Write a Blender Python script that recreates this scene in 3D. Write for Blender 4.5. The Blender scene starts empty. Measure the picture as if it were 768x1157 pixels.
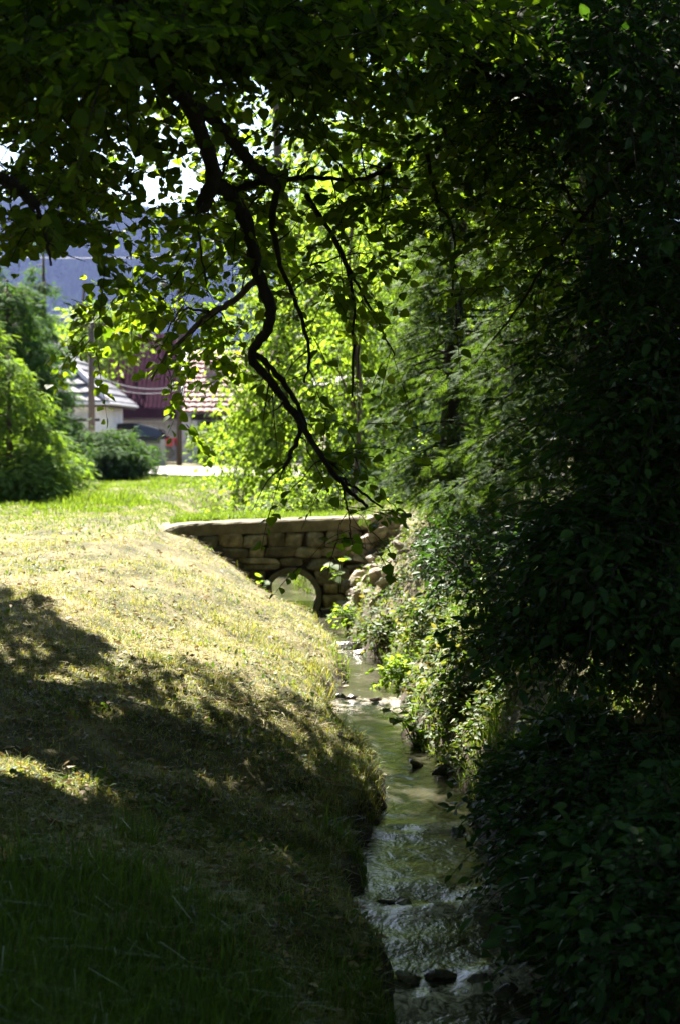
import bpy, math, random
import numpy as np
from mathutils import Vector
rng = np.random.default_rng(11)
random.seed(11)
S = bpy.context.scene
COL = S.collection

# ---------------------------------------------------------------- camera model
F = 1900.0; CXP, CYP = 384.0, 578.5; HOR = 488.0
PITCH = math.atan((CYP - HOR) / F)
cp, sp_ = math.cos(PITCH), math.sin(PITCH)

def P(px, py, D):
    """point seen at photo pixel (px,py) whose forward distance (world Y) is D"""
    px = np.asarray(px, float); py = np.asarray(py, float); D = np.asarray(D, float)
    u = (px - CXP) / F; v = (CYP - py) / F
    y = cp + v * sp_; z = -sp_ + v * cp
    k = D / y
    return np.stack(np.broadcast_arrays(u * k, D, z * k), -1)

def proj(p):
    p = np.asarray(p, float)
    X, Y, Z = p[..., 0], p[..., 1], p[..., 2]
    d = Y * cp - Z * sp_; v = Y * sp_ + Z * cp
    d = np.where(d < .05, .05, d)
    return CXP + F * X / d, CYP - F * v / d

# ---------------------------------------------------------------- sun
AZ, EL = math.radians(24), math.radians(53)
SUN = np.array([-math.sin(AZ) * math.cos(EL), math.cos(AZ) * math.cos(EL), math.sin(EL)])

# ---------------------------------------------------------------- numpy noise
def vnoise(x, y, seed=0):
    xi = np.floor(x).astype(np.int64); yi = np.floor(y).astype(np.int64)
    xf = x - xi; yf = y - yi
    def h(a, b):
        n = (a * 374761393 + b * 668265263 + seed * 974634777) & 0xffffffff
        n = ((n ^ (n >> 13)) * 1274126177) & 0xffffffff
        return ((n ^ (n >> 16)) & 0xffff) / 65535.0
    sx = xf * xf * (3 - 2 * xf); sy = yf * yf * (3 - 2 * yf)
    return (h(xi, yi) * (1 - sx) + h(xi + 1, yi) * sx) * (1 - sy) + (h(xi, yi + 1) * (1 - sx) + h(xi + 1, yi + 1) * sx) * sy
def fbm(x, y, o=4, seed=0):
    a = 0; s = .5
    for i in range(o):
        a = a + s * vnoise(x * 2 ** i, y * 2 ** i, seed + i); s *= .5
    return a - .47

# ---------------------------------------------------------------- materials
def new_mat(name):
    m = bpy.data.materials.new(name); m.use_nodes = True
    nt = m.node_tree; nt.nodes.clear()
    return m, nt, nt.nodes, nt.links
def nd(ns, t, **k):
    n = ns.new(t)
    for a, b in k.items(): setattr(n, a, b)
    return n
def ramp(ns, cols, interp='LINEAR'):
    r = ns.new('ShaderNodeValToRGB'); e = r.color_ramp.elements
    r.color_ramp.interpolation = interp
    while len(e) < len(cols): e.new(.5)
    for el, (p, c) in zip(e, cols):
        el.position = p; el.color = (*c, 1)
    return r

def leaf_mat(name, cols, trans=.45, tcol=None, rough=.55, spec=.18):
    m, nt, ns, L = new_mat(name)
    g = nd(ns, 'ShaderNodeNewGeometry')
    r = ramp(ns, [(i / (len(cols) - 1), c) for i, c in enumerate(cols)])
    L.new(g.outputs['Random Per Island'], r.inputs[0])
    tc = nd(ns, 'ShaderNodeTexCoord')
    nz = nd(ns, 'ShaderNodeTexNoise'); nz.inputs['Scale'].default_value = 30
    L.new(tc.outputs['Object'], nz.inputs['Vector'])
    mx = nd(ns, 'ShaderNodeMix', data_type='RGBA', blend_type='MULTIPLY'); mx.inputs[0].default_value = .5
    rr = ramp(ns, [(.3, (.6, .65, .6)), (.7, (1.25, 1.2, 1.1))])
    L.new(nz.outputs['Fac'], rr.inputs[0])
    L.new(r.outputs[0], mx.inputs[6]); L.new(rr.outputs[0], mx.inputs[7])
    p = nd(ns, 'ShaderNodeBsdfPrincipled'); p.inputs['Roughness'].default_value = rough
    p.inputs['Specular IOR Level'].default_value = spec
    L.new(mx.outputs[2], p.inputs['Base Color'])
    t = nd(ns, 'ShaderNodeBsdfTranslucent')
    m2 = nd(ns, 'ShaderNodeMix', data_type='RGBA', blend_type='MULTIPLY'); m2.inputs[0].default_value = 1
    m2.inputs[7].default_value = (*(tcol or (2.2, 2.0, .5)), 1)
    L.new(mx.outputs[2], m2.inputs[6]); L.new(m2.outputs[2], t.inputs['Color'])
    ms = nd(ns, 'ShaderNodeMixShader'); ms.inputs[0].default_value = trans
    L.new(p.outputs[0], ms.inputs[1]); L.new(t.outputs[0], ms.inputs[2])
    o = nd(ns, 'ShaderNodeOutputMaterial'); L.new(ms.outputs[0], o.inputs[0])
    return m

def noise_mat(name, cols, scale=8, rough=.85, bump=.3, detail=8, spec=.3, scale_vec=None, bscale=None):
    m, nt, ns, L = new_mat(name)
    tc = nd(ns, 'ShaderNodeTexCoord'); mp = nd(ns, 'ShaderNodeMapping')
    if scale_vec: mp.inputs['Scale'].default_value = scale_vec
    L.new(tc.outputs['Object'], mp.inputs[0])
    nz = nd(ns, 'ShaderNodeTexNoise'); nz.inputs['Scale'].default_value = scale; nz.inputs['Detail'].default_value = detail
    nz.inputs['Roughness'].default_value = .65
    L.new(mp.outputs[0], nz.inputs['Vector'])
    r = ramp(ns, [(.28 + .44 * i / (len(cols) - 1), c) for i, c in enumerate(cols)])
    L.new(nz.outputs['Fac'], r.inputs[0])
    p = nd(ns, 'ShaderNodeBsdfPrincipled'); p.inputs['Roughness'].default_value = rough
    p.inputs['Specular IOR Level'].default_value = spec
    L.new(r.outputs[0], p.inputs['Base Color'])
    nb = nd(ns, 'ShaderNodeTexNoise'); nb.inputs['Scale'].default_value = bscale or scale * 3; nb.inputs['Detail'].default_value = 6
    L.new(mp.outputs[0], nb.inputs['Vector'])
    b = nd(ns, 'ShaderNodeBump'); b.inputs['Strength'].default_value = bump; b.inputs['Distance'].default_value = .02
    L.new(nb.outputs['Fac'], b.inputs['Height']); L.new(b.outputs[0], p.inputs['Normal'])
    o = nd(ns, 'ShaderNodeOutputMaterial'); L.new(p.outputs[0], o.inputs[0])
    return m, r, p, nt

def stone_mat(name, cols, scale=6, wet=False):
    m, r, p, nt = noise_mat(name, cols, scale, .25 if wet else .9, .7, spec=.5 if wet else .25)
    ns, L = nt.nodes, nt.links
    g = nd(ns, 'ShaderNodeNewGeometry')
    r2 = ramp(ns, [(0, (.6, .58, .55)), (.5, (1, 1, 1)), (1, (1.35, 1.25, 1.1))])
    L.new(g.outputs['Random Per Island'], r2.inputs[0])
    mx = nd(ns, 'ShaderNodeMix', data_type='RGBA', blend_type='MULTIPLY'); mx.inputs[0].default_value = 1
    L.new(r.outputs[0], mx.inputs[6]); L.new(r2.outputs[0], mx.inputs[7])
    L.new(mx.outputs[2], p.inputs['Base Color'])
    return m

M = {}
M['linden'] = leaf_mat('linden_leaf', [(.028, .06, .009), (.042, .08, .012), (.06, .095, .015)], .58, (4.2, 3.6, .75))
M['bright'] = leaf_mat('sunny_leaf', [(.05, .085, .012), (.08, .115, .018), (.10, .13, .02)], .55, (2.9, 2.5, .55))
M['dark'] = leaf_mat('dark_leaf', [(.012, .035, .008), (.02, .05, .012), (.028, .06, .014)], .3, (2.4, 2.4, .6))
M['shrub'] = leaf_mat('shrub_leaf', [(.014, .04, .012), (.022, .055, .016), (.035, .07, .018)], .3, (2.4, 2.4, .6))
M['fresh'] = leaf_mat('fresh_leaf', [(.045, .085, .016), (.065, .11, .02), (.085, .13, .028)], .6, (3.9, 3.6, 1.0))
M['cover'] = leaf_mat('ground_cover_leaf', [(.03, .07, .015), (.05, .09, .02), (.075, .11, .03), (.12, .12, .05)], .4, (2.2, 2.0, .7))
M['thuja'] = leaf_mat('thuja_frond', [(.02, .045, .014), (.035, .065, .02), (.055, .09, .028)], .35, (2.6, 2.5, .7), .7, .06)
M['spruce'] = leaf_mat('spruce_needle', [(.022, .055, .016), (.036, .078, .022), (.055, .10, .03)], .35, (2.4, 2.4, .7), .7, .05)
M['spruce_light'] = leaf_mat('young_spruce_needle', [(.06, .12, .026), (.085, .15, .034), (.11, .17, .04)], .5, (2.4, 2.2, .6), .7, .05)
M['grass'] = leaf_mat('grass_blade', [(.07, .115, .022), (.115, .155, .038), (.18, .20, .065), (.28, .255, .125)], .4, (1.9, 1.7, .6), .5)
M['longgrass'] = leaf_mat('long_grass_blade', [(.05, .095, .016), (.075, .13, .024), (.105, .155, .034)], .45, (2.2, 2.0, .6), .45)
M['straw'] = leaf_mat('dry_straw', [(.22, .17, .08), (.34, .28, .15), (.42, .36, .22)], .25, (1.2, 1.1, .8), .6)
M['litter'] = leaf_mat('dead_leaf', [(.09, .055, .025), (.2, .14, .07), (.32, .25, .15)], .15, (1.2, 1, .7), .6)
M['hill_tree'] = leaf_mat('hill_tree_needle', [(.009, .016, .014), (.010, .017, .015)], .05, None, 1., 0.)
M['bark'] = noise_mat('bark', [(.008, .007, .006), (.018, .015, .012), (.035, .03, .024)], 14, .9, .8, scale_vec=(1, 1, .25))[0]
M['bark2'] = noise_mat('brown_bark', [(.03, .022, .015), (.07, .05, .035), (.12, .09, .06)], 14, .9, .8, scale_vec=(1, 1, .25))[0]
M['stem'] = noise_mat('green_stem', [(.03, .05, .015), (.06, .08, .025)], 20, .6, .2)[0]
M['stone'] = stone_mat('wall_stone', [(.06, .052, .036), (.16, .14, .10), (.31, .275, .21)], 9)
M['rock'] = stone_mat('rubble_stone', [(.11, .095, .075), (.23, .2, .165), (.38, .335, .285)], 9)
M['wetrock'] = stone_mat('wet_stone', [(.025, .023, .019), (.06, .054, .045), (.12, .105, .085)], 9, True)
M['mortar'] = noise_mat('old_mortar', [(.02, .016, .011), (.05, .04, .028), (.08, .065, .045)], 18, .95, .6)[0]
M['concrete'] = noise_mat('mossy_concrete', [(.06, .052, .03), (.12, .10, .062), (.19, .165, .11)], 5, .9, .4)[0]
M['pipe'] = noise_mat('pipe_concrete', [(.06, .05, .035), (.11, .09, .062), (.16, .135, .095)], 9, .9, .4)[0]
M['greyconc'] = noise_mat('grey_concrete', [(.2, .19, .18), (.3, .29, .27), (.4, .38, .36)], 6, .9, .3)[0]
M['white'] = noise_mat('white_plaster', [(.5, .48, .48), (.62, .6, .6), (.68, .67, .66)], 2.5, .9, .15)[0]
M['greyplaster'] = noise_mat('grey_plaster', [(.3, .29, .3), (.42, .4, .42), (.5, .48, .5)], 2, .9, .15)[0]
M['wood'] = noise_mat('weathered_wood', [(.035, .026, .02), (.07, .052, .042), (.11, .085, .068)], 10, .85, .4, scale_vec=(1, 1, .1))[0]
M['darkwood'] = noise_mat('dark_wood', [(.02, .014, .012), (.04, .028, .024), (.06, .045, .04)], 10, .85, .3, scale_vec=(1, 1, .1))[0]
M['board'] = noise_mat('old_board', [(.18, .13, .12), (.28, .22, .2), (.38, .31, .28)], 6, .85, .3, scale_vec=(3, 3, .3))[0]
M['maroon'] = noise_mat('maroon_metal', [(.026, .012, .02), (.034, .016, .026), (.042, .02, .031)], 3, .9, .02, spec=.0)[0]
M['slate'] = noise_mat('grey_roof_tile', [(.05, .05, .058), (.09, .09, .105), (.15, .15, .165)], 5, .7, .2, scale_vec=(1, 1, 1))[0]
M['pinktile'] = noise_mat('red_roof_tile', [(.16, .085, .075), (.25, .14, .125), (.34, .21, .19)], 4, .8, .2)[0]
M['browntile'] = noise_mat('brown_roof_tile', [(.12, .07, .06), (.2, .12, .11), (.28, .18, .16)], 4, .8, .2)[0]
M['bluemetal'] = noise_mat('blue_sheet_metal', [(.07, .13, .16), (.10, .18, .215), (.13, .22, .25)], 3, .5, .1)[0]
M['glass'] = noise_mat('dark_pane', [(.015, .017, .02), (.03, .032, .036)], 2, .08, 0, spec=.6)[0]
M['car'] = noise_mat('dark_car_paint', [(.02, .021, .026), (.024, .025, .03)], 2, .22, 0, spec=.6)[0]
M['carglass'] = noise_mat('car_glass', [(.02, .022, .026), (.03, .032, .036)], 2, .05, 0, spec=.7)[0]
M['red'] = noise_mat('red_plastic', [(.5, .02, .03), (.6, .03, .04)], 2, .2, 0, spec=.5)[0]
M['tyre'] = noise_mat('tyre_rubber', [(.015, .015, .015), (.025, .025, .025)], 20, .8, .1)[0]
M['chrome'] = noise_mat('bare_metal', [(.45, .45, .46), (.55, .55, .56)], 20, .35, .05, spec=.6)[0]
M['wire'] = noise_mat('cable', [(.2, .2, .22), (.3, .3, .32)], 5, .6, 0)[0]
M['road'] = noise_mat('dusty_asphalt', [(.22, .20, .19), (.3, .275, .26), (.36, .33, .31)], 3, .9, .2, bscale=60)[0]
M['gravel'] = noise_mat('deck_gravel', [(.12, .11, .07), (.25, .23, .17), (.4, .37, .3)], 14, .95, .5, bscale=70)[0]
M['hill'] = noise_mat('hill_ground', [(.006, .011, .010), (.007, .012, .010)], .05, .95, 0, spec=0)[0]

def ground_mat():
    m, r, p, nt = noise_mat('bank_soil_and_turf', [(.02, .022, .008), (.05, .048, .018), (.12, .10, .045), (.24, .19, .10)], 2.6, .95, .7, bscale=45)
    ns, L = nt.nodes, nt.links
    # bare wet soil near the water: by true slope and height of the ground
    g = nd(ns, 'ShaderNodeNewGeometry'); sx = nd(ns, 'ShaderNodeSeparateXYZ'); L.new(g.outputs['Normal'], sx.inputs[0])
    rs = ramp(ns, [(.5, (1, 1, 1)), (.72, (0, 0, 0))]); L.new(sx.outputs['Z'], rs.inputs[0])
    mx = nd(ns, 'ShaderNodeMix', data_type='RGBA')
    L.new(rs.outputs[0], mx.inputs[0]); L.new(r.outputs[0], mx.inputs[6]); mx.inputs[7].default_value = (.045, .032, .02, 1)
    L.new(mx.outputs[2], p.inputs['Base Color'])
    return m
M['ground'] = ground_mat()

def water_mat():
    m, nt, ns, L = new_mat('stream_water')
    tc = nd(ns, 'ShaderNodeTexCoord'); mp = nd(ns, 'ShaderNodeMapping'); mp.inputs['Scale'].default_value = (1, .75, 1)
    L.new(tc.outputs['Object'], mp.inputs[0])
    n1 = nd(ns, 'ShaderNodeTexNoise'); n1.inputs['Scale'].default_value = 9; n1.inputs['Detail'].default_value = 5; n1.inputs['Distortion'].default_value = .8
    n2 = nd(ns, 'ShaderNodeTexNoise'); n2.inputs['Scale'].default_value = 34; n2.inputs['Detail'].default_value = 3
    for n in (n1, n2): L.new(mp.outputs[0], n.inputs['Vector'])
    b1 = nd(ns, 'ShaderNodeBump'); b1.inputs['Strength'].default_value = .22; b1.inputs['Distance'].default_value = .05
    b2 = nd(ns, 'ShaderNodeBump'); b2.inputs['Strength'].default_value = .25; b2.inputs['Distance'].default_value = .015
    L.new(n1.outputs['Fac'], b1.inputs['Height']); L.new(n2.outputs['Fac'], b2.inputs['Height']); L.new(b1.outputs[0], b2.inputs['Normal'])
    p = nd(ns, 'ShaderNodeBsdfPrincipled'); p.inputs['Roughness'].default_value = .17; p.inputs['IOR'].default_value = 1.33
    n3 = nd(ns, 'ShaderNodeTexNoise'); n3.inputs['Scale'].default_value = 2.2; L.new(mp.outputs[0], n3.inputs['Vector'])
    r = ramp(ns, [(.3, (.016, .016, .009)), (.55, (.034, .031, .02)), (.75, (.10, .085, .064))]); L.new(n3.outputs['Fac'], r.inputs[0])
    at = nd(ns, 'ShaderNodeAttribute', attribute_name='foam_glare')
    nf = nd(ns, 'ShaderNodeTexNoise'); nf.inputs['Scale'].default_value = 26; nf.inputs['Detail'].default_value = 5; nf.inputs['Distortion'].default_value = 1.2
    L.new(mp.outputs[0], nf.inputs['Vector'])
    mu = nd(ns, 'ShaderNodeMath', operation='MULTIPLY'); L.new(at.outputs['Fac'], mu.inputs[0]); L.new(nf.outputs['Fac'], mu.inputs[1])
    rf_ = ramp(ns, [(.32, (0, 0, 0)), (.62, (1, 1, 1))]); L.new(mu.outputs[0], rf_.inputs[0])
    mf = nd(ns, 'ShaderNodeMix', data_type='RGBA'); L.new(rf_.outputs[0], mf.inputs[0]); L.new(r.outputs[0], mf.inputs[6]); mf.inputs[7].default_value = (.40, .35, .31, 1)  # warm pale tint for white water and painted sun glare
    L.new(mf.outputs[2], p.inputs['Base Color']); L.new(b2.outputs[0], p.inputs['Normal'])
    o = nd(ns, 'ShaderNodeOutputMaterial'); L.new(p.outputs[0], o.inputs[0])
    return m
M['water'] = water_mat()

# ---------------------------------------------------------------- object helpers
def tag(o, label=None, cat=None, group=None, kind=None):
    if label: o['label'] = label
    if cat: o['category'] = cat
    if group: o['group'] = group
    if kind: o['kind'] = kind
    return o
def empty(name, loc, label, cat, group=None):
    o = bpy.data.objects.new(name, None); COL.objects.link(o); o.location = loc; o.empty_display_size = .2
    return tag(o, label, cat, group)
def link(name, me, mat, parent=None, smooth=False):
    o = bpy.data.objects.new(name, me); COL.objects.link(o)
    me.materials.append(M[mat] if isinstance(mat, str) else mat)
    if smooth: me.polygons.foreach_set('use_smooth', [True] * len(me.polygons))
    if parent is not None:
        o.parent = parent
        l = Vector((0, 0, 0)); q = parent
        while q is not None: l += q.location; q = q.parent
        o.location = -l        # meshes are written in world coordinates
    return o
def np_mesh(name, V, faces_idx, loop_tot):
    me = bpy.data.meshes.new(name)
    V = np.ascontiguousarray(V, np.float32).reshape(-1, 3)
    fi = np.ascontiguousarray(faces_idx, np.int32).ravel(); lt = np.ascontiguousarray(loop_tot, np.int32).ravel()
    me.vertices.add(len(V)); me.vertices.foreach_set('co', V.ravel())
    me.loops.add(len(fi)); me.loops.foreach_set('vertex_index', fi)
    me.polygons.add(len(lt)); ls = np.zeros(len(lt), np.int32); ls[1:] = np.cumsum(lt)[:-1]
    me.polygons.foreach_set('loop_start', ls); me.polygons.foreach_set('loop_total', lt)
    me.update(calc_edges=True)
    return me

class MB:
    """collects plain geometry for one mesh"""
    def __init__(s): s.v = []; s.f = []
    def add(s, vs, fs):
        o = len(s.v); s.v += [tuple(map(float, q)) for q in vs]; s.f += [tuple(i + o for i in f) for f in fs]
    def box(s, a, b, ang=0, piv=None):
        (x0, y0, z0), (x1, y1, z1) = a, b
        vs = [(x0, y0, z0), (x1, y0, z0), (x1, y1, z0), (x0, y1, z0), (x0, y0, z1), (x1, y0, z1), (x1, y1, z1), (x0, y1, z1)]
        if ang:
            px, py = piv or ((x0 + x1) / 2, (y0 + y1) / 2); c, n = math.cos(ang), math.sin(ang)
            vs = [(px + (x - px) * c - (y - py) * n, py + (x - px) * n + (y - py) * c, z) for x, y, z in vs]
        s.add(vs, [(0, 3, 2, 1), (4, 5, 6, 7), (0, 1, 5, 4), (1, 2, 6, 5), (2, 3, 7, 6), (3, 0, 4, 7)])
    def tube(s, pts, rad, n=7, cap=True):
        pts = np.asarray(pts, float); rad = np.broadcast_to(np.asarray(rad, float), (len(pts),))
        T = np.gradient(pts, axis=0); T /= np.linalg.norm(T, axis=1)[:, None] + 1e-9
        up = np.array([0, 0, 1.]) if abs(T[0][2]) < .9 else np.array([1., 0, 0])
        a = np.cross(T[0], up); a /= np.linalg.norm(a)
        vs = []
        for i in range(len(pts)):
            a = a - T[i] * a.dot(T[i]); a /= np.linalg.norm(a); b = np.cross(T[i], a)
            for k in range(n):
                t = 2 * math.pi * k / n
                vs.append(pts[i] + rad[i] * (math.cos(t) * a + math.sin(t) * b))
        fs = []
        for i in range(len(pts) - 1):
            for k in range(n):
                k2 = (k + 1) % n
                fs.append((i * n + k, i * n + k2, (i + 1) * n + k2, (i + 1) * n + k))
        if cap: fs += [tuple(range(n - 1, -1, -1)), tuple((len(pts) - 1) * n + k for k in range(n))]
        s.add(vs, fs)
    def prism(s, poly, ext):
        """poly: 3D points of a planar outline, ext: extrusion vector"""
        n = len(poly); ext = np.asarray(ext, float)
        vs = [np.asarray(p, float) for p in poly] + [np.asarray(p, float) + ext for p in poly]
        fs = [tuple(range(n)), tuple(range(2 * n - 1, n - 1, -1))] + [(i, i + n, (i + 1) % n + n, (i + 1) % n) for i in range(n)]
        s.add(vs, fs)
    def build(s, name, mat, parent=None, smooth=False, bevel=0):
        me = bpy.data.meshes.new(name); me.from_pydata(s.v, [], s.f); me.update()
        if True:
            import bmesh
            bm = bmesh.new(); bm.from_mesh(me); bmesh.ops.recalc_face_normals(bm, faces=bm.faces)
            if bevel: bmesh.ops.bevel(bm, geom=[e for e in bm.edges if e.calc_face_angle(0) > .5], offset=bevel, segments=2, affect='EDGES', clamp_overlap=True)
            bm.to_mesh(me); bm.free()
        return link(name, me, mat, parent, smooth)

def smooth_path(pts, sub=4):
    pts = np.asarray(pts, float)
    q = np.vstack([2 * pts[0] - pts[1], pts, 2 * pts[-1] - pts[-2]])
    out = []
    for i in range(1, len(q) - 2):
        for k in range(sub):
            t = k / sub; p0, p1, p2, p3 = q[i - 1:i + 3]
            out.append(.5 * (2 * p1 + (p2 - p0) * t + (2 * p0 - 5 * p1 + 4 * p2 - p3) * t * t + (3 * p1 - p0 - 3 * p2 + p3) * t ** 3))
    out.append(pts[-1]); return np.array(out)

# ---------------------------------------------------------------- the stream and the terrain
ST = [(690, 305, 384, -2.12), (705, 318, 386, -2.135), (720, 370, 392, -2.15), (735, 383, 412, -2.17), (760, 398, 438, -2.215),
      (790, 388, 455, -2.24), (810, 384, 460, -2.25), (830, 388, 455, -2.265), (850, 405, 478, -2.28), (880, 440, 510, -2.30),
      (900, 443, 530, -2.315), (930, 440, 540, -2.33), (960, 415, 545, -2.36), (1000, 410, 560, -2.385), (1030, 408, 590, -2.43),
      (1060, 420, 620, -2.45), (1110, 445, 640, -2.50), (1157, 450, 650, -2.56)]
rows = []
for py, xl, xr, z in ST:
    s = P(384, py, 1.)[2]; D = z / s
    rows.append((D, P(xl, py, D)[0], P(xr, py, D)[0], z))
rows.sort()
rows = [(-20, rows[0][1] - 4, rows[0][2] - 3.4, -3.6), (4, rows[0][1] - .35, rows[0][2] - .05, -2.78)] + rows
rows += [(20.3, -.98, -.18, -2.12), (21.4, -1.02, -.24, -2.12), (22.4, -1.0, -.55, -2.11), (24, -1.15, -.72, -2.09), (25, -1.6, -.95, -2.08), (27, -2.0, -1.1, -2.05), (31, -1.2, -.2, -2.0), (36, 2, 3, -1.9), (60, 20, 21, -1.8), (300, 100, 102, -1.6)]
rows = np.array(sorted(rows))
def stream(Y):
    Y = np.asarray(Y, float)
    return tuple(np.interp(Y, rows[:, 0], rows[:, i]) for i in (1, 2, 3))
def sstep(a, b, x):
    t = np.clip((x - a) / (b - a), 0, 1); return t * t * (3 - 2 * t)
def height(X, Y, rough=True):
    X = np.asarray(X, float); Y = np.asarray(Y, float)
    xl, xr, zw = stream(Y)
    nz = fbm(X * 1.3 + 7, Y * .9, 3, 3)
    wob = (fbm(X * .2, Y * 1.7, 3, 5) * .28) * (1 - sstep(18, 19.5, Y) * (1 - sstep(24, 25, Y)))
    dl = xl + wob - X; dr = X - xr - wob * .8
    TL = np.interp(Y, [0, 5, 9, 13, 17, 20, 26, 40, 300], [-1.62, -1.6, -1.48, -1.3, -1.12, -1.05, -1.02, -1.0, -1.0])
    WL = np.interp(Y, [0, 7, 10, 13, 17, 19, 20, 23, 26, 40], [2.3, 2.3, 2.5, 2.5, 2.1, 1.45, 1.3, 1.3, 1.3, 1.2])
    TR = np.interp(Y, [0, 6, 12, 18, 20, 26, 40, 300], [-1.1, -1.0, -.85, -.8, -.98, -1.0, -1.0, -1.0])
    WR = np.interp(Y, [0, 8, 14, 19, 20, 23, 26, 40], [1.5, 1.5, 1.5, 1.1, 1.0, 1.2, 1.3, 1.2])
    def prof(d, T, W):
        t = np.clip((d - .06) / W, 0, 1)
        cut = .17 * sstep(-.02, .14, d)
        return zw + cut + (T - zw - .17) * (.45 * t + .55 * t * (2 - t))
    bed = zw - .10 - .1 * np.clip(np.minimum(-dl, -dr) / .25, 0, 1)
    z = np.where(dl > 0, prof(dl, TL, WL), np.where(dr > 0, prof(dr, TR, WR), bed))
    if rough:
        amp = np.where((dl > .05) | (dr > .05), 1., .25) * (1 - sstep(36, 43, Y))
        z = z + amp * (nz * .17 + fbm(X * 2.7 + 3, Y * 2.4, 2, 13) * .10 + fbm(X * 7, Y * 7, 2, 9) * .06)
    # a shallow swell of the lawn and the lane side
    z = z + (.10 * sstep(1.5, 5, dl)) * (1 - sstep(36, 43, Y)) * fbm(X * .35, Y * .3, 2, 21)
    return z

def hit(px, py, y0=6., y1=45.):
    """first point of the ground seen at a photo pixel"""
    Y = np.arange(y0, y1, .03); q = P(px, py, Y); z = height(q[:, 0], q[:, 1]); k = np.argmax(q[:, 2] < z)
    return q[k]
def axis(fine0, fine1, step, lo, hi, g=1.25):
    a = list(np.arange(fine0, fine1 + 1e-6, step))
    s, x = step, fine0
    L = []
    while x > lo: s *= g; x -= s; L.append(max(x, lo))
    s, x = step, fine1
    R = []
    while x < hi: s *= g; x += s; R.append(min(x, hi))
    return np.array(L[::-1] + a + R)
def grid_mesh(name, xs, ys, zf):
    Xg, Yg = np.meshgrid(xs, ys); Z = zf(Xg, Yg)
    V = np.stack([Xg, Yg, Z], -1).reshape(-1, 3); n = len(xs); m = len(ys)
    i = (np.arange(m - 1)[:, None] * n + np.arange(n - 1)[None]).ravel()
    fs = np.stack([i, i + 1, i + n + 1, i + n], -1)
    return np_mesh(name, V, fs, np.full(len(fs), 4))
xs = axis(-4.5, 4.5, .055, -3000, 3000, 1.16); ys = axis(3.5, 27, .075, -300, 4200, 1.14)
g = link('ground', grid_mesh('ground', xs, ys, height), 'ground', None, True); tag(g, kind='structure')

# water: a strip that follows the channel, with small standing waves at the riffles
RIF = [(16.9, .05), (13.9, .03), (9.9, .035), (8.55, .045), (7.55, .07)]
def water_z(X, Y):
    z = np.interp(Y, rows[:, 0], rows[:, 3])
    for yr, a in RIF:
        w = np.exp(-((Y - yr + .12 * np.sin(X * 5)) / .14) ** 2)
        z = z + w * a * (.35 + fbm(X * 6, Y * 9, 3, 31) * 1.6)
    return z + fbm(X * 4, Y * 5, 3, 44) * .022
def water_mesh():
    ys = np.concatenate([np.arange(3, 20, .045), np.arange(20, 40, .15)]); t = np.linspace(0, 1, 46)
    xl, xr, _ = stream(ys)
    pad = np.where((ys > 19.95) & (ys < 21.4), -.1, .32)
    X = (xl - pad)[:, None] + (xr - xl + 2 * pad)[:, None] * t; Y = np.repeat(ys[:, None], len(t), 1)
    V = np.stack([X, Y, water_z(X, Y)], -1).reshape(-1, 3); n = len(t); m = len(ys)
    i = (np.arange(m - 1)[:, None] * n + np.arange(n - 1)[None]).ravel()
    me = np_mesh('stream', V, np.stack([i, i + 1, i + n + 1, i + n], -1), np.full((m - 1) * (n - 1), 4))
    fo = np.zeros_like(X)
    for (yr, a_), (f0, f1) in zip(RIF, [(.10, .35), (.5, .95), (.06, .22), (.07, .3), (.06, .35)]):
        d = yr - Y - .12 * np.sin(X * 5)          # white water on and below each step; widest band paints in sun glare
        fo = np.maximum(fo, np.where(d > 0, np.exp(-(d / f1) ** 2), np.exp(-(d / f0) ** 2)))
    at = me.attributes.new('foam_glare', 'FLOAT', 'POINT'); at.data.foreach_set('value', fo.ravel().astype(np.float32)); return me
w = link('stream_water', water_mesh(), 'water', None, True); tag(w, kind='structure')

# lane in front of the houses
def road_mesh():
    c = np.array([(-12, 46), (-7.5, 45.6), (-5.3, 44.4), (-3.4, 41.8), (-.8, 39), (3, 37), (14, 34)]); c = smooth_path(np.c_[c, np.zeros(len(c))], 5)[:, :2]
    T = np.gradient(c, axis=0); T /= np.linalg.norm(T, axis=1)[:, None]; N = np.c_[-T[:, 1], T[:, 0]]
    ts = np.linspace(-2.6, 2.6, 9); V = []
    for p, n_ in zip(c, N):
        for t in ts:
            q = p + n_ * t; V.append((q[0], q[1], 0))
    V = np.array(V); V[:, 2] = height(V[:, 0], V[:, 1]) * 0 + -.97
    n = len(ts); m = len(c); i = (np.arange(m - 1)[:, None] * n + np.arange(n - 1)[None]).ravel()
    return np_mesh('road', V, np.stack([i, i + n, i + n + 1, i + 1], -1), np.full((m - 1) * (n - 1), 4))
r_ = link('road', road_mesh(), 'road'); tag(r_, kind='structure')

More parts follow.
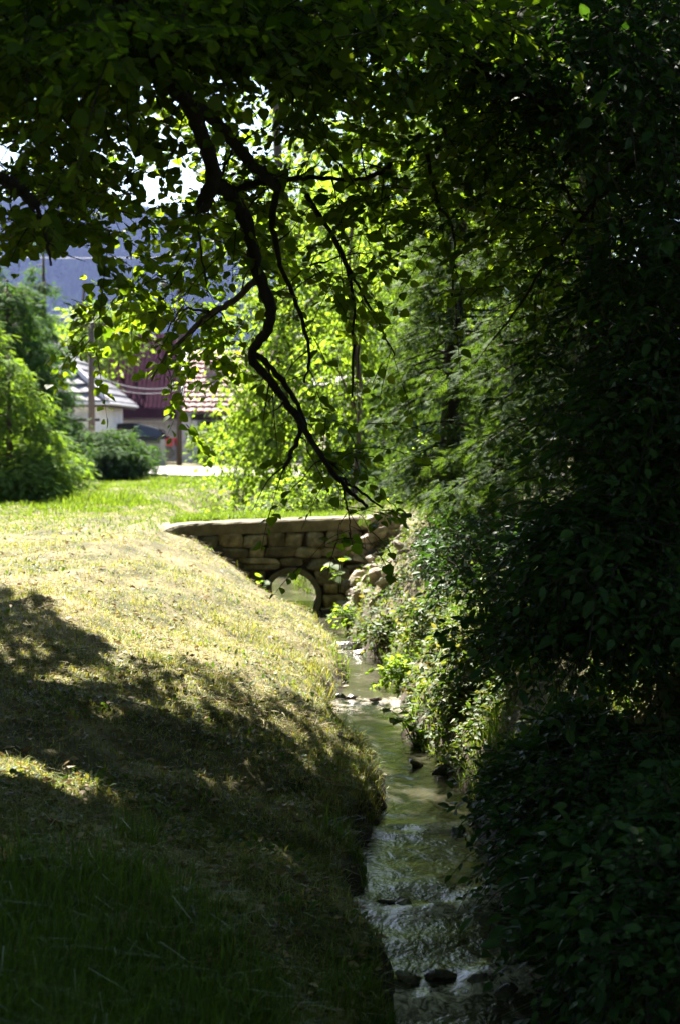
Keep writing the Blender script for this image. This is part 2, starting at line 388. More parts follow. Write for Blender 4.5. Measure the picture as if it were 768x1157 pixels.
# ---------------------------------------------------------------- where sun falls, and where the photo looks through
BND = ([-600, -200, 0, 40, 90, 130, 200, 260, 310, 385, 450], [560, 615, 655, 680, 715, 738, 755, 762, 785, 800, 826])
def ell(px, py, c, r, rot=0):
    c_, s_ = math.cos(rot), math.sin(rot); dx, dy = px - c[0], py - c[1]
    return ((dx * c_ + dy * s_) / r[0]) ** 2 + ((-dx * s_ + dy * c_) / r[1]) ** 2 < 1
def lit_ground(G):
    """True where the ground at G is in sun in the photo"""
    px, py = proj(G)
    jit = 7 * np.sin(px * .11) + 5 * np.sin(px * .047 + 1)
    a = (py < np.interp(px, *BND) + jit) & (px < 470)
    a |= ell(px, py, (45, 868), (105, 17), .30)
    a |= ell(px, py, (432, 908), (22, 24)) | ell(px, py, (292, 958), (46, 9), .15) | ell(px, py, (235, 876), (45, 8), .1) | ell(px, py, (330, 925), (32, 9), .3)
    a |= ell(px, py, (470, 932), (46, 6))
    a |= ell(px, py, (505, 795), (62, 66), .5) | ell(px, py, (735, 785), (62, 40), -.5) | ell(px, py, (640, 735), (50, 24))
    a |= (px >= 440) & (px < 560) & (py < 735) & (py > 640)
    return a
def shadow_pt(p):
    """where p's shadow lands"""
    p = np.asarray(p, float); G = p.copy(); zg = np.full(len(p), -1.4)
    for _ in range(4):
        t = (p[:, 2] - zg) / SUN[2]
        G = p - SUN[None] * t[:, None]
        zg = height(G[:, 0], G[:, 1], False)
    G[:, 2] = zg
    return G
def shade_cloud(n, x0, x1, y0, y1, z0, z1):
    G = np.c_[rng.uniform(x0, x1, n), rng.uniform(y0, y1, n)]; z = height(G[:, 0], G[:, 1], False)
    G = np.c_[G, z]; G = G[~lit_ground(G)]
    h = rng.uniform(z0, z1, len(G)) - G[:, 2]
    return G + SUN[None] * (h / SUN[2])[:, None]
OPEN = [([(22, 286), (40, 268), (62, 288), (78, 272), (104, 268), (112, 300), (100, 330), (84, 350), (80, 400), (-30, 400), (-30, 322), (12, 316)]),
        ([(-40, 372), (75, 360), (100, 425), (150, 470), (185, 482), (215, 470), (262, 462), (285, 415), (300, 600), (-40, 620)])]
GAPS = (((8, 168), (16, 20)), ((38, 232), (26, 12)), ((155, 122), (7, 9)), ((172, 222), (15, 6)), ((140, 246), (13, 7)))
def inpoly(px, py, poly):
    c = np.zeros(len(px), bool); n = len(poly)
    for i in range(n):
        x0, y0 = poly[i]; x1, y1 = poly[i - 1]
        if y0 == y1: continue
        k = ((y0 > py) != (y1 > py)) & (px < (x1 - x0) * (py - y0) / (y1 - y0) + x0); c ^= k
    return c
def keep(p, lit_p=.04, open_=True):
    k = np.ones(len(p), bool)
    G = shadow_pt(p)
    l = lit_ground(G) & (G[:, 1] > 3.5) & (G[:, 1] < 26)
    k &= ~l | (rng.random(len(p)) < lit_p)
    if open_:
        px, py = proj(p)
        for poly in OPEN: k &= ~inpoly(px, py, poly)
        # the arch, the wall and the sunlit bank stay in view
        k &= ~((py > 565) & (px < 430))
        # small gaps of white sky
        for (c, r) in GAPS + (((455, 55), (34, 24)), ((490, 140), (32, 26))):
            k &= ~ell(px, py, c, r)
    return k

# ---------------------------------------------------------------- foliage
T_LINDEN = (np.array([(0, 0, 0), (0, 1, -.08), (0, .5, 0), (-.30, .06, .05), (-.47, .36, .10), (-.30, .72, .05), (.30, .06, .05), (.47, .36, .10), (.30, .72, .05)]),
            [(0, 2, 4, 3), (2, 1, 5, 4), (0, 6, 7, 2), (2, 7, 8, 1)])
T_OVAL = (np.array([(0, 0, 0), (-.27, .42, .08), (0, 1, -.06), (.27, .42, .08)]), [(0, 2, 1), (0, 3, 2)])
T_LEAF = (np.array([(0, 0, 0), (0, 1, -.08), (0, .5, 0), (-.22, .22, .05), (-.27, .5, .08), (-.15, .8, .03), (.22, .22, .05), (.27, .5, .08), (.15, .8, .03)]),
            [(0, 2, 4, 3), (2, 1, 5, 4), (0, 6, 7, 2), (2, 7, 8, 1)])
T_LANCE = (np.array([(0, 0, 0), (-.13, .4, .03), (0, 1, -.1), (.13, .4, .03)]), [(0, 2, 1), (0, 3, 2)])
def frond(n=5, w=.07, L=.42):
    v = [(-w * .5, 0, 0), (w * .5, 0, 0), (0, 1, -.05)]; f = [(0, 1, 2)]
    for i in range(n):
        y = .1 + .75 * i / n; l = L * (1 - .65 * i / n)
        for s in (-1, 1):
            k = len(v); v += [(0, y - w * .6, 0), (0, y + w * .6, 0), (s * l * .8, y + l * .75, -.04)]; f.append((k, k + 1, k + 2))
    return np.array(v, float), f
T_FROND = frond(5, .09, .45); T_NEEDLE = frond(6, .09, .34)

def norm(v): return v / (np.linalg.norm(v, axis=-1, keepdims=True) + 1e-9)
def leaf_arr(pos, ax, nr, size, tpl):
    tv, tf = tpl; n = len(pos)
    ax = norm(ax); nr = norm(nr - ax * (nr * ax).sum(-1, keepdims=True)); sd = np.cross(ax, nr)
    size = np.broadcast_to(np.asarray(size, float), (n,)).reshape(-1, 1, 1)
    V = pos[:, None] + size * (tv[None, :, 0:1] * sd[:, None] + tv[None, :, 1:2] * ax[:, None] + tv[None, :, 2:3] * nr[:, None])
    fl = np.concatenate([np.array(f) for f in tf]); lt = np.array([len(f) for f in tf])
    idx = (np.arange(n)[:, None] * len(tv) + fl[None]).ravel()
    return V.reshape(-1, 3), idx, np.tile(lt, n), 0
def leaf_mesh(name, pos, ax, nr, size, tpl):
    return np_mesh(name, *leaf_arr(pos, ax, nr, size, tpl)[:3])
ACC = {}
def flush(parent, mat, name='foliage', twigmat='bark'):
    A = ACC.pop(parent.name); o = 0; Vs = []; Is = []; Ls = []; Ms = []
    for V, i, l, m in A:
        Vs.append(V); Is.append(i + o); Ls.append(l); Ms.append(np.full(len(l), m)); o += len(V)
    me = np_mesh(name, np.vstack(Vs), np.concatenate(Is), np.concatenate(Ls))
    ob = link(name, me, mat, parent); me.materials.append(M[twigmat])
    me.polygons.foreach_set('material_index', np.concatenate(Ms).astype(np.int32)); return ob
def rnd_dir(n): return norm(rng.normal(size=(n, 3)))

def spray_leaves(C, Dv, nl=9, L=.5, size=.08, droop=.25, flat=.5, jitter=1.):
    """C sprays at points, Dv directions; returns leaf pos, axis, normal, size and the twig paths"""
    n = len(C); Dv = norm(Dv); up = np.array([0, 0, 1.])
    sd = norm(np.cross(Dv, up) + 1e-6); Ls = L * rng.uniform(.6, 1.25, (n, 1))
    t = (np.arange(nl) + rng.random((n, nl)) * .6 + .3) / nl
    tt = t * Ls
    base = C[:, None] + Dv[:, None] * tt[..., None]; base[..., 2] -= droop * tt ** 2 / L
    s = np.where(np.arange(nl) % 2 == 0, 1., -1.)[None, :, None] * rng.uniform(.5, 1.2, (n, nl, 1))
    off = sd[:, None] * s
    ax = Dv[:, None] * .55 + off * .8 + np.array([0, 0, -.35]) + rng.normal(size=(n, nl, 3)) * .28 * jitter
    pos = base + norm(ax) * size * .35
    nr = np.array([0, 0, 1.]) + rng.normal(size=(n, nl, 3)) * flat
    sz = size * rng.uniform(.45, 1.35, (n, nl))
    q = np.linspace(0, 1, 4)[None, :] * Ls
    tw = C[:, None] + Dv[:, None] * q[..., None]; tw[..., 2] -= droop * q ** 2 / L
    return pos.reshape(-1, 3), ax.reshape(-1, 3), nr.reshape(-1, 3), sz.ravel(), tw
def twig_arr(TW, r0=.004, r1=.0015):
    n, m, _ = TW.shape
    a = norm(np.cross(TW[:, -1] - TW[:, 0], rnd_dir(n))); b = norm(np.cross(TW[:, -1] - TW[:, 0], a))
    rad = np.linspace(r0, r1, m)[None, :, None]
    V = np.stack([TW + rad * (math.cos(t) * a[:, None] + math.sin(t) * b[:, None]) for t in (0, 2.094, 4.189)], 2)   # n,m,3,3
    f = []
    for i in range(m - 1):
        for k in range(3):
            f += [i * 3 + k, i * 3 + (k + 1) % 3, (i + 1) * 3 + (k + 1) % 3, (i + 1) * 3 + k]
    f = np.array(f); idx = (np.arange(n)[:, None] * m * 3 + f[None]).ravel()
    return V.reshape(-1, 3), idx, np.full(n * (m - 1) * 3, 4), 1
def ball(n): return rnd_dir(n) * rng.random((n, 1)) ** (1 / 2.4)
def blob_px(px, py, D, rx, ry, rd, n):
    b = ball(n); d = D + b[:, 2] * rd
    return P(px + b[:, 0] * rx, py + b[:, 1] * ry, d)
def blob(c, r, n): return np.asarray(c) + ball(n) * np.asarray(r)

def foliage(parent, pts, size=.08, nl=9, L=.5, tpl=T_LINDEN, droop=.25, center=None, flat=.5, twig=True, dirs=None, see=0, lit=.04):
    if dirs is None:
        dirs = rnd_dir(len(pts)); dirs[:, 2] = dirs[:, 2] * .5 - .1
        if center is not None: dirs = dirs + .8 * norm(pts - np.asarray(center))
    p, a, nr, s, tw = spray_leaves(pts, dirs, nl, L, size, droop, flat)
    if see:
        def clear(q):
            px, py = proj(q); px = px + rng.normal(size=len(px)) * 5; py = py + rng.normal(size=len(py)) * 5
            k = np.ones(len(q), bool)
            for poly in OPEN[:see]: k &= ~inpoly(px, py, poly)
            for (c, r) in GAPS: k &= ~ell(px, py, c, r)
            for (c, r) in (((730, 786), (44, 27)), ((640, 748), (46, 15))): k &= ~(ell(px, py, c, r) & (rng.random(len(px)) < .82))
            return k
        k = clear(p)
        G = shadow_pt(p); k &= ~(lit_ground(G) & (G[:, 1] > 3.5) & (G[:, 1] < 26) & (rng.random(len(p)) > lit))
        p, a, nr, s = p[k], a[k], nr[k], s[k]
        tw = tw[clear(tw[:, -1]) & clear(tw[:, 1])]
    A = ACC.setdefault(parent.name, []); A.append(leaf_arr(p, a, nr, s, tpl))
    if twig: A.append(twig_arr(tw))
def sun_thin(groups, cap, cell=.35, y0=9.3):
    """leave at most cap sprays on any one line of sunlight, earlier groups first"""
    cnt = {}; out = []; first = set()
    for gi, g_ in enumerate(groups):
        G = shadow_pt(g_); c_ = np.floor(G[:, :2] / cell).astype(int); k = np.ones(len(g_), bool)
        for i in rng.permutation(len(g_)):
            if G[i, 1] < y0: continue
            t = (c_[i, 0], c_[i, 1]); n_ = cnt.get(t, 0)
            if gi == 0: first.add(t)
            if n_ >= (cap[0] if t in first and gi else cap[gi]): k[i] = False
            else: cnt[t] = n_ + 1
        out.append(g_[k])
    return out

TWIGS = {}
def px_branch(parent, pl, D0, D1, r0, r1, name='branch', mat='bark', n=8, side=6):
    """branch along photo pixels; radii in photo pixels"""
    pl = np.array(pl, float); d = np.linspace(D0, D1, len(pl)) + rng.normal(size=len(pl)) * .04
    pts = smooth_path(P(pl[:, 0], pl[:, 1], d), 6); m = len(pts)
    pts[1:-1] += rng.normal(size=(m - 2, 3)) * .004
    rad = np.linspace(r0, r1, m) * np.linspace(D0, D1, m) / F
    rad *= 1 + .09 * rng.normal(size=m).clip(-1.2, 1.5)
    b = MB(); b.tube(pts, rad, n)
    T = np.gradient(pts, axis=0)
    for k in range(side):
        i = rng.integers(2, m - 1); t = norm(T[i]); dv = norm(t * .5 + rng.normal(size=3) * .6 + np.array([0, 0, -.15])); L = rng.uniform(.08, .32)
        q = np.array([pts[i], pts[i] + dv * L * .45 + rng.normal(size=3) * .015, pts[i] + dv * L + np.array([0, 0, -.1 * L])])
        b.tube(smooth_path(q, 3), np.linspace(min(rad[i] * .5, .006), .0015, 7), 5, False)
        TWIGS.setdefault(parent.name, []).append((q[-1], dv))
    b.build(name, mat, parent, True)
    return pts
def w_branch(parent, pts, r0, r1, name='branch', mat='bark', n=9):
    pts = smooth_path(pts, 6); rad = np.linspace(r0, r1, len(pts)) * (1 + .06 * np.sin(np.arange(len(pts)) * 1.7))
    b = MB(); b.tube(pts, rad, n); return b.build(name, mat, parent, True)

# ================================================================ linden over the bank
lin = empty('linden_tree', (-4.0, 6.2, -1.6), 'big linden leaning over the mown bank with dark branches hanging above the stream', 'tree')
w_branch(lin, [(-4.0, 6.2, -1.75), (-3.95, 6.25, 0), (-3.8, 6.4, 1.6), (-3.4, 6.9, 3.4), (-2.8, 8.2, 5.4), (-2.4, 9.5, 7.2)], .30, .12, 'trunk')
w_branch(lin, [(-3.6, 6.7, 2.2), (-2.5, 6.7, 2.5), (-1.5, 6.3, 2.1), tuple(P(112, -70, 6.2))], .10, .034)
w_branch(lin, [(-3.5, 6.8, 3.0), (-1.5, 9.5, 5.0), (.5, 12.5, 6.0), (2, 14, 6.2)], .12, .03)
w_branch(lin, [(-3.2, 7.2, 3.8), (-3.4, 9.5, 5.2), (-3.4, 12.0, 5.2), (-3.0, 14, 4.6)], .10, .025)
px_branch(lin, [(112, -70), (138, -10), (152, 28), (178, 66), (190, 92), (216, 122), (230, 160), (241, 196), (230, 234)], 6.2, 8.0, 10, 9)
px_branch(lin, [(237, 205), (262, 222), (280, 258), (293, 312), (306, 350), (298, 380), (284, 403), (310, 436), (336, 472), (366, 520), (396, 556), (414, 572)], 8.2, 9.4, 9, 1.8)
px_branch(lin, [(288, 400), (304, 412), (332, 452), (350, 492), (374, 530), (396, 548), (432, 574)], 9, 9.5, 3.6, 1.2)
px_branch(lin, [(334, 470), (340, 488), (330, 510), (321, 530)], 9.1, 9.3, 3, 2)
px_branch(lin, [(388, 552), (391, 575), (396, 604)], 9.4, 9.5, 1.2, .7)
px_branch(lin, [(212, 112), (240, 132), (270, 168), (300, 200), (314, 212)], 7.3, 8.5, 7, 6)
px_branch(lin, [(236, 214), (262, 214), (290, 206), (314, 206), (350, 200), (398, 203)], 8.2, 8.8, 4.5, 2.2)
px_branch(lin, [(314, 210), (308, 250), (318, 300), (336, 345), (350, 402), (344, 432)], 8.5, 9, 4, 1.2)
px_branch(lin, [(293, 312), (262, 342), (236, 355), (206, 384), (186, 404), (172, 430)], 8.6, 11.6, 4.2, 1.2)
px_branch(lin, [(222, 240), (226, 275), (232, 310), (236, 335)], 8.2, 8.6, 1.4, .7)
px_branch(lin, [(236, 352), (205, 350), (190, 375)], 9.4, 10.8, 1.6, .8)
px_branch(lin, [(346, 220), (376, 266), (394, 312), (399, 362), (397, 450)], 8.8, 9.4, 3.2, 1)
px_branch(lin, [(376, 268), (392, 300), (418, 348), (446, 402)], 9, 9.6, 2.2, .8)
px_branch(lin, [(250, 200), (262, 170), (268, 150)], 8.3, 8.6, 1.8, 1)
px_branch(lin, [(350, 300), (385, 290), (420, 285)], 8.9, 9.3, 1.2, .6)
px_branch(lin, [(-90, 150), (-30, 185), (5, 203), (24, 214), (40, 232)], 6.4, 6.8, 9, 6)
px_branch(lin, [(40, 232), (52, 262), (58, 300)], 6.8, 7, 3, 1.2)
px_branch(lin, [(482, 175), (494, 228), (512, 264), (510, 335)], 8.6, 9, 2.4, 1)
px_branch(lin, [(440, 186), (420, 200), (398, 203)], 8.7, 8.9, 3, 2)

# outer leaves, lowest and farthest part of the crown
pts = np.vstack([blob_px(175, 330, 12.3, 86, 66, 1.0, 330), blob_px(220, 375, 12.2, 60, 56, .9, 200), blob_px(124, 325, 12.4, 46, 46, .8, 200), blob_px(205, 420, 12, 74, 40, .6, 130), blob_px(120, 385, 12.2, 30, 30, .4, 40), blob_px(200, 478, 11.8, 22, 16, .3, 16), blob_px(243, 474, 11.8, 26, 16, .3, 18),
                 blob_px(235, 270, 12.6, 90, 60, .8, 170)])
k = keep(pts, .35, False); px, py = proj(pts)
k &= ~((py > 455) & ((px < 172) | ((px > 212) & (px < 222)))); k &= ~inpoly(px, py, [(-40, 380), (92, 400), (110, 430), (140, 440), (178, 462), (178, 600), (-40, 600)])
px, py = proj(pts); k &= ~(((px > 138) & (px < 206) & (py > 405) & (py < 475) & (rng.random(len(px)) < .7)))
outer = pts[k]; outer = outer[keep(outer, .2, False)]
# middle layer
pts = np.vstack([blob_px(150, 190, 14, 180, 100, 1.6, 640), blob_px(340, 180, 14, 150, 120, 1.6, 600), blob_px(480, 150, 13.6, 130, 150, 1.8, 480), blob_px(60, 250, 10.5, 80, 60, 1.2, 80),
                 blob_px(400, 290, 13, 80, 80, 1.0, 70), blob_px(300, 60, 14.5, 220, 90, 2, 500), blob_px(60, 120, 13, 110, 80, 1.6, 220)])
mid = pts[keep(pts, .10)]
sc = np.vstack([shade_cloud(3200, -7, 1.4, 9.0, 13.8, 2.2, 6)]); sc = sc[keep(sc, .03)]; px, py = proj(sc); sc = sc[(py < 150) | (px < -40)]  # extra sprays added up the sun lines to fill the bank's shade
outer, mid, sc = sun_thin([outer, mid, sc], [4, 6, 7])
foliage(lin, outer, .07, 14, .4, T_LINDEN, .3, flat=.9, see=1, lit=.3)
foliage(lin, mid, .07, 14, .5, T_LINDEN, .3, flat=.8, see=2)
foliage(lin, sc, .13, 9, .6, T_LINDEN, .3, see=2)
# near leaves
pts = np.vstack([blob_px(60, 30, 7.2, 190, 85, 1.4, 360), blob_px(20, 190, 7, 60, 60, .8, 34), blob_px(60, 262, 7.2, 80, 34, .5, 30), blob_px(220, 0, 7.6, 160, 75, 1.2, 260), blob_px(95, 165, 8.2, 90, 60, .7, 30), blob_px(400, 15, 8, 200, 75, 1.5, 330), blob_px(510, 120, 8.8, 90, 80, .9, 90),
                 blob_px(250, 245, 8.6, 50, 60, .6, 13), blob_px(350, 320, 9.4, 60, 70, .6, 12), blob_px(390, 500, 9.5, 40, 50, .4, 8), blob_px(590, 250, 9, 80, 110, 1, 60), blob_px(330, 150, 8.5, 70, 60, .7, 18), blob_px(130, 150, 8.6, 120, 60, .7, 36), blob_px(440, 240, 8.8, 60, 60, .7, 24)])
k = keep(pts, .25)
foliage(lin, pts[k], .055, 13, .42, T_LINDEN, .3, see=2, lit=.3)
tw_ = TWIGS[lin.name]; pts = np.array([t[0] for t in tw_]); dv = np.array([t[1] for t in tw_]); k = rng.random(len(pts)) < .6
foliage(lin, pts[k], .06, 5, .2, T_LINDEN, .3, dirs=dv[k], see=2, lit=.3)
# sprigs on the twig ends above the bridge
pts = np.vstack([blob_px(380, 520, 9.4, 30, 12, .2, 10), blob_px(434, 575, 9.5, 18, 10, .1, 6), blob_px(396, 605, 9.5, 6, 6, .05, 2), blob_px(300, 240, 9, 20, 20, .2, 8)])
foliage(lin, pts, .06, 5, .14, T_LINDEN, .3)
# unseen crown overhead, added and shaped to cast the near bank's shade
pts = np.vstack([shade_cloud(8200, -7, 1.6, 1, 9.7, 3.2, 7.5), np.c_[rng.uniform(-8, 4, 1700), rng.uniform(-7, 6, 1700), rng.uniform(3.2, 7, 1700)]])
foliage(lin, pts[keep(pts, .0)], .18, 8, .75, T_LEAF, .3, twig=False, see=2, lit=.01)
flush(lin, 'linden')

# ================================================================ ash on the right bank
ash = empty('ash_tree', (4.4, 10.5, -.9), 'tall dark broadleaf tree on the right bank with a thick limb reaching left', 'tree')
w_branch(ash, [(4.4, 10.5, -1.1), (4.35, 10.4, 1), (4.2, 10.2, 3), (3.9, 10, 5.5), (3.7, 10, 8)], .32, .14, 'trunk')
w_branch(ash, [(4.25, 10.3, 2.2), (3.0, 9.4, 2.2), tuple(P(760, 165, 8.8)), tuple(P(680, 138, 8.5)), tuple(P(604, 106, 8.3)), tuple(P(524, 64, 8.2)), tuple(P(450, 22, 8.2)), tuple(P(385, -30, 8.2))], .09, .03)
px_branch(ash, [(735, 165), (700, 200), (662, 240), (622, 290), (590, 340), (556, 384)], 8.6, 9, 3.2, .9)
px_branch(ash, [(672, 150), (674, 200), (668, 262), (682, 300)], 8.5, 8.8, 2.2, .8)
px_branch(ash, [(662, 240), (610, 238), (560, 228)], 8.8, 9, 1.6, .7)
px_branch(ash, [(622, 290), (660, 305), (690, 340)], 8.9, 9, 1.6, .7)
px_branch(ash, [(604, 108), (620, 160), (640, 215), (664, 250)], 8.3, 8.8, 1.8, 1)
for (a_, b_, c_) in (((690, 560), (720, 640), (700, 740)), ((640, 600), (655, 680), (650, 770)), ((745, 520), (730, 640), (742, 780)), ((600, 620), (590, 700), (610, 770))):
    px_branch(ash, [a_, b_, c_], 8.5, 8.3, 2.4, .8)
pts = np.vstack([blob_px(700, 70, 8.5, 180, 110, 1.3, 700), blob_px(600, 200, 9.2, 90, 90, .8, 34), blob_px(765, 300, 8.6, 95, 130, 1.1, 560), blob_px(650, 400, 8.8, 60, 90, .6, 36), blob_px(765, 490, 8.3, 120, 120, 1, 680), blob_px(705, 620, 8.4, 105, 85, .9, 600), blob_px(720, 640, 8, 110, 90, .8, 520), blob_px(585, 60, 9.5, 90, 70, 1, 130),
                 blob_px(610, 700, 8.4, 60, 40, .4, 80), blob_px(660, 725, 8.2, 70, 26, .4, 50), blob_px(610, 570, 9, 40, 70, .5, 14)])
k = keep(pts, .25); q = rng.random(len(pts)) < .5
foliage(ash, pts[k & q], .070, 9, .42, T_LEAF, .4, see=2, lit=.15)
foliage(ash, pts[k & ~q], .046, 15, .38, T_LEAF, .3, flat=.9, see=2, lit=.15)
pts = np.vstack([shade_cloud(3600, .6, 8, 1, 12.6, 3.2, 8), shade_cloud(500, 3.6, 8, 12, 16, 3.2, 8), np.c_[rng.uniform(2, 9, 1100), rng.uniform(-4, 6, 1100), rng.uniform(0, 7, 1100)]])  # unseen leaf cloud added overhead, shaped to shade the right bank
foliage(ash, pts[keep(pts, .0)], .18, 8, .8, T_LEAF, .3, twig=False, see=2, lit=.01)
pts = np.vstack([blob((4.6, 12.5, 1.8), (2.2, 2.6, 3.2), 900), blob((5.5, 8.5, 1.5), (2.4, 3, 3), 700)])
pts = pts[proj(pts)[0] > 690]
foliage(ash, pts, .15, 8, .6, T_LEAF, .3, twig=False)
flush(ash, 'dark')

# unseen trees added behind and beside the view to close off the sky
for i, (x, y, lab) in enumerate([(-5, -4.5, 'unseen broad dark tree added behind the viewpoint on the bank side to block sky'), (1.5, -6, 'unseen dense dark tree added behind the viewpoint in line with the stream to block sky'), (-2, -7.5, 'unseen dense dark tree added behind the viewpoint between two others to block sky'), (6.5, -3, 'unseen dense dark tree added behind the viewpoint on the right bank to block sky'), (-8.5, 2.5, 'unseen dense dark tree added beside the mown bank behind the linden trunk to block sky'), (-7.6, 8.5, 'unseen dense dark tree added beside the mown bank level with the stream bend to block sky'), (-9.2, 13, 'unseen dense dark tree added beyond the stream bend at the edge of the mown bank to block sky'), (-10.2, 20, 'unseen dense dark tree added at the side of the lawn level with the bridge to block sky'), (-12.5, 28, 'unseen dense dark tree added at the side of the lawn beyond the bridge to block sky'), (-11.5, 24, 'unseen dense dark tree added between two others at the side of the lawn to block sky')]):
    t = empty('sky_block_tree', (x, y, -1.6), lab, 'tree', 'unseen trees added to block the sky')
    w_branch(t, [(x, y, -1.9), (x + .1, y, 1.5), (x - .1, y + .2, 5)], .25, .1, 'trunk', n=7)
    pts = blob((x, y, 2.6), (3.2, 2.6, 4.6), 1000); pts = pts[proj(pts)[0] < -30] if y > 3 else pts
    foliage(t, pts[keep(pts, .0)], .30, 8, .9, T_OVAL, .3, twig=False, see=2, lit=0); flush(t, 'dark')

# ================================================================ thuja by the bridge
def frond_tree(name, x, y, z0, h, r, n, mat, label, size, cat='tree', trunk_r=.12, group=None, taper=.75, lean=(0, 0), droop=.35, tpl=T_FROND, lowest=.04, asym=None, barkmat='bark2', gap=.0):
    t = empty(name, (x, y, z0), label, cat, group)
    top = (x + lean[0], y + lean[1], z0 + h)
    w_branch(t, [(x, y, z0 - .15), (x + lean[0] * .3, y + lean[1] * .3, z0 + h * .4), (x + lean[0] * .6, y + lean[1] * .6, z0 + h * .7), top], trunk_r, .012, 'trunk', barkmat, 8)
    nb = max(24, int(n / 26)); hs = lowest + (1 - lowest) * rng.random(nb) ** 1.15
    A = rng.random(nb) * 2 * math.pi
    C = []; Dd = []; TW = []
    for hh, a in zip(hs, A):
        R = r * (1 - hh) ** taper * rng.uniform(.6, 1.15) + .1
        if asym: R *= 1 + asym[1] * math.cos(a - asym[0])
        q = np.linspace(0, 1, 7)
        bx = x + lean[0] * hh + np.cos(a) * R * q; by = y + lean[1] * hh + np.sin(a) * R * q
        bz = z0 + h * hh + R * (.12 * q - droop * q ** 2 + .22 * droop * q ** 4)
        path = np.c_[bx, by, bz]; TW.append(path[[0, 2, 4, 6]])
        m = max(6, int(26 * R / r))
        tq = rng.uniform(.18, 1.0, m) ** .8
        pos = np.c_[np.interp(tq, q, bx), np.interp(tq, q, by), np.interp(tq, q, bz)]
        sdv = np.array([-math.sin(a), math.cos(a), 0]); d = np.array([math.cos(a), math.sin(a), -.15])
        w = rng.choice([-1, 1], m)[:, None] * rng.uniform(.1, 1, (m, 1))
        pos = pos + sdv * w * R * .16 + rng.normal(size=(m, 3)) * .03 * R
        C.append(pos); Dd.append(d * rng.uniform(.5, 1, (m, 1)) + sdv * w + np.array([0, 0, -.25]) + rng.normal(size=(m, 3)) * .25)
    C = np.vstack(C); Dd = np.vstack(Dd)
    p, ax, nr, s, _ = spray_leaves(C, Dd, 5, size * 1.5, size, .3, .35)
    ACC[t.name] = [leaf_arr(p, ax, nr, s, tpl), twig_arr(np.array(TW), trunk_r * .16, .003)]; flush(t, mat, 'foliage', barkmat)
    return t
frond_tree('thuja_tree', 1.1, 17.6, -.95, 8.5, 1.25, 6500, 'thuja', 'ragged thuja with drooping fronds beside the rock pile and the bridge end', .13, trunk_r=.115, taper=.45, droop=.5, lowest=.05, lean=(.5, .2), barkmat='bark', asym=(0, .4))
frond_tree('thuja_tree', 2.35, 15.4, -.85, 8.0, 1.5, 6500, 'thuja', 'shaded thuja on the right bank in front of the one by the bridge', .13, trunk_r=.15, taper=.45, droop=.5, lowest=.08, barkmat='bark')
frond_tree('thuja_tree', 3.0, 20.5, -.95, 9.5, 2.0, 3200, 'thuja', 'taller thuja behind the two thujas of the right bank', .17, trunk_r=.17, taper=.5, droop=.45)

# ================================================================ trees and shrubs beyond the bridge
def leafy_tree(name, x, y, z0, h, blobs, mat, label, size, n, group=None, cat='tree', tpl=T_OVAL, L=.6, nl=9, droop=.6, tr=.14, trunk=True, flat=.6, hang=0.):
    t = empty(name, (x, y, z0), label, cat, group)
    if trunk:
        w_branch(t, [(x, y, z0 - .15), (x + .1, y + .05, z0 + h * .35), (x - .08, y + .1, z0 + h * .7), (x, y, z0 + h * .95)], tr, .03, 'trunk', 'bark2', 8)
        for (c, r, _) in blobs[:6]:
            w_branch(t, [(x, y, z0 + h * .3), ((x + c[0]) / 2, (y + c[1]) / 2, z0 + h * .3 + (c[2] - z0 - h * .3) * .55), tuple(c)], tr * .45, .012, 'limb', 'bark2', 6)
    pts = np.vstack([blob(c, r, max(4, int(n * f))) for c, r, f in blobs])
    d = rnd_dir(len(pts)); d[:, 2] = d[:, 2] * .5 - hang
    d += .6 * norm(pts - np.array([x, y, z0 + h * .5])) * np.array([1, 1, .4])
    foliage(t, pts, size, nl, L, tpl, droop, None, flat, True, d); flush(t, mat)
    return t
leafy_tree('robinia_tree', -1.0, 28.9, -1, 9, [((-1.15, 27.9, -.1), (.75, .45, .9), .16), ((-1.3, 28, .8), (.8, .5, .9), .14), ((-1.0, 28.2, 1.9), (1.1, .6, 1.1), .2), ((-.6, 28.7, 3.8), (1.3, .6, 1.0), .18), ((.4, 28.2, 1.0), (.8, .5, 1.2), .16), ((.2, 28.6, 2.8), (1.1, .6, 1.2), .16)],
           'fresh', 'light green feathery tree in sun beyond the bridge beside the red roof', .105, 950, L=.75, hang=.5, nl=11, tpl=T_OVAL, flat=1.3)
leafy_tree('robinia_tree', 1.2, 30.5, -1, 10, [((.9, 29.2, 1.2), (1.1, .5, .9), .15), ((1.2, 30, 3), (1.6, .7, 1.4), .25), ((1.2, 30.5, 5.4), (1.8, .8, 1.4), .22), ((2.8, 30.5, 3.6), (1.4, .7, 1.8), .2), ((2.6, 30, 1.2), (1.0, .6, 1.2), .15)],
           'fresh', 'tall light green tree standing over the blue shed', .115, 900, L=.75, hang=.5, nl=11, flat=1.3)
leafy_tree('robinia_tree', -.6, 34.5, -1, 9, [((-1.3, 34.3, .6), (.9, .5, 1.1), .2), ((-.7, 34.3, 2.4), (1.2, .6, 1.2), .25), ((-.3, 34.5, 4.4), (1.5, .7, 1.2), .25), ((.8, 34.3, 1.6), (1.1, .5, 1.4), .2), ((1.4, 34.5, 3.8), (1.1, .6, 1.3), .2)],
           'fresh', 'light green tree a little farther back, between the red roof and the blue shed', .12, 900, L=.75, hang=.5, nl=11, flat=1.3)
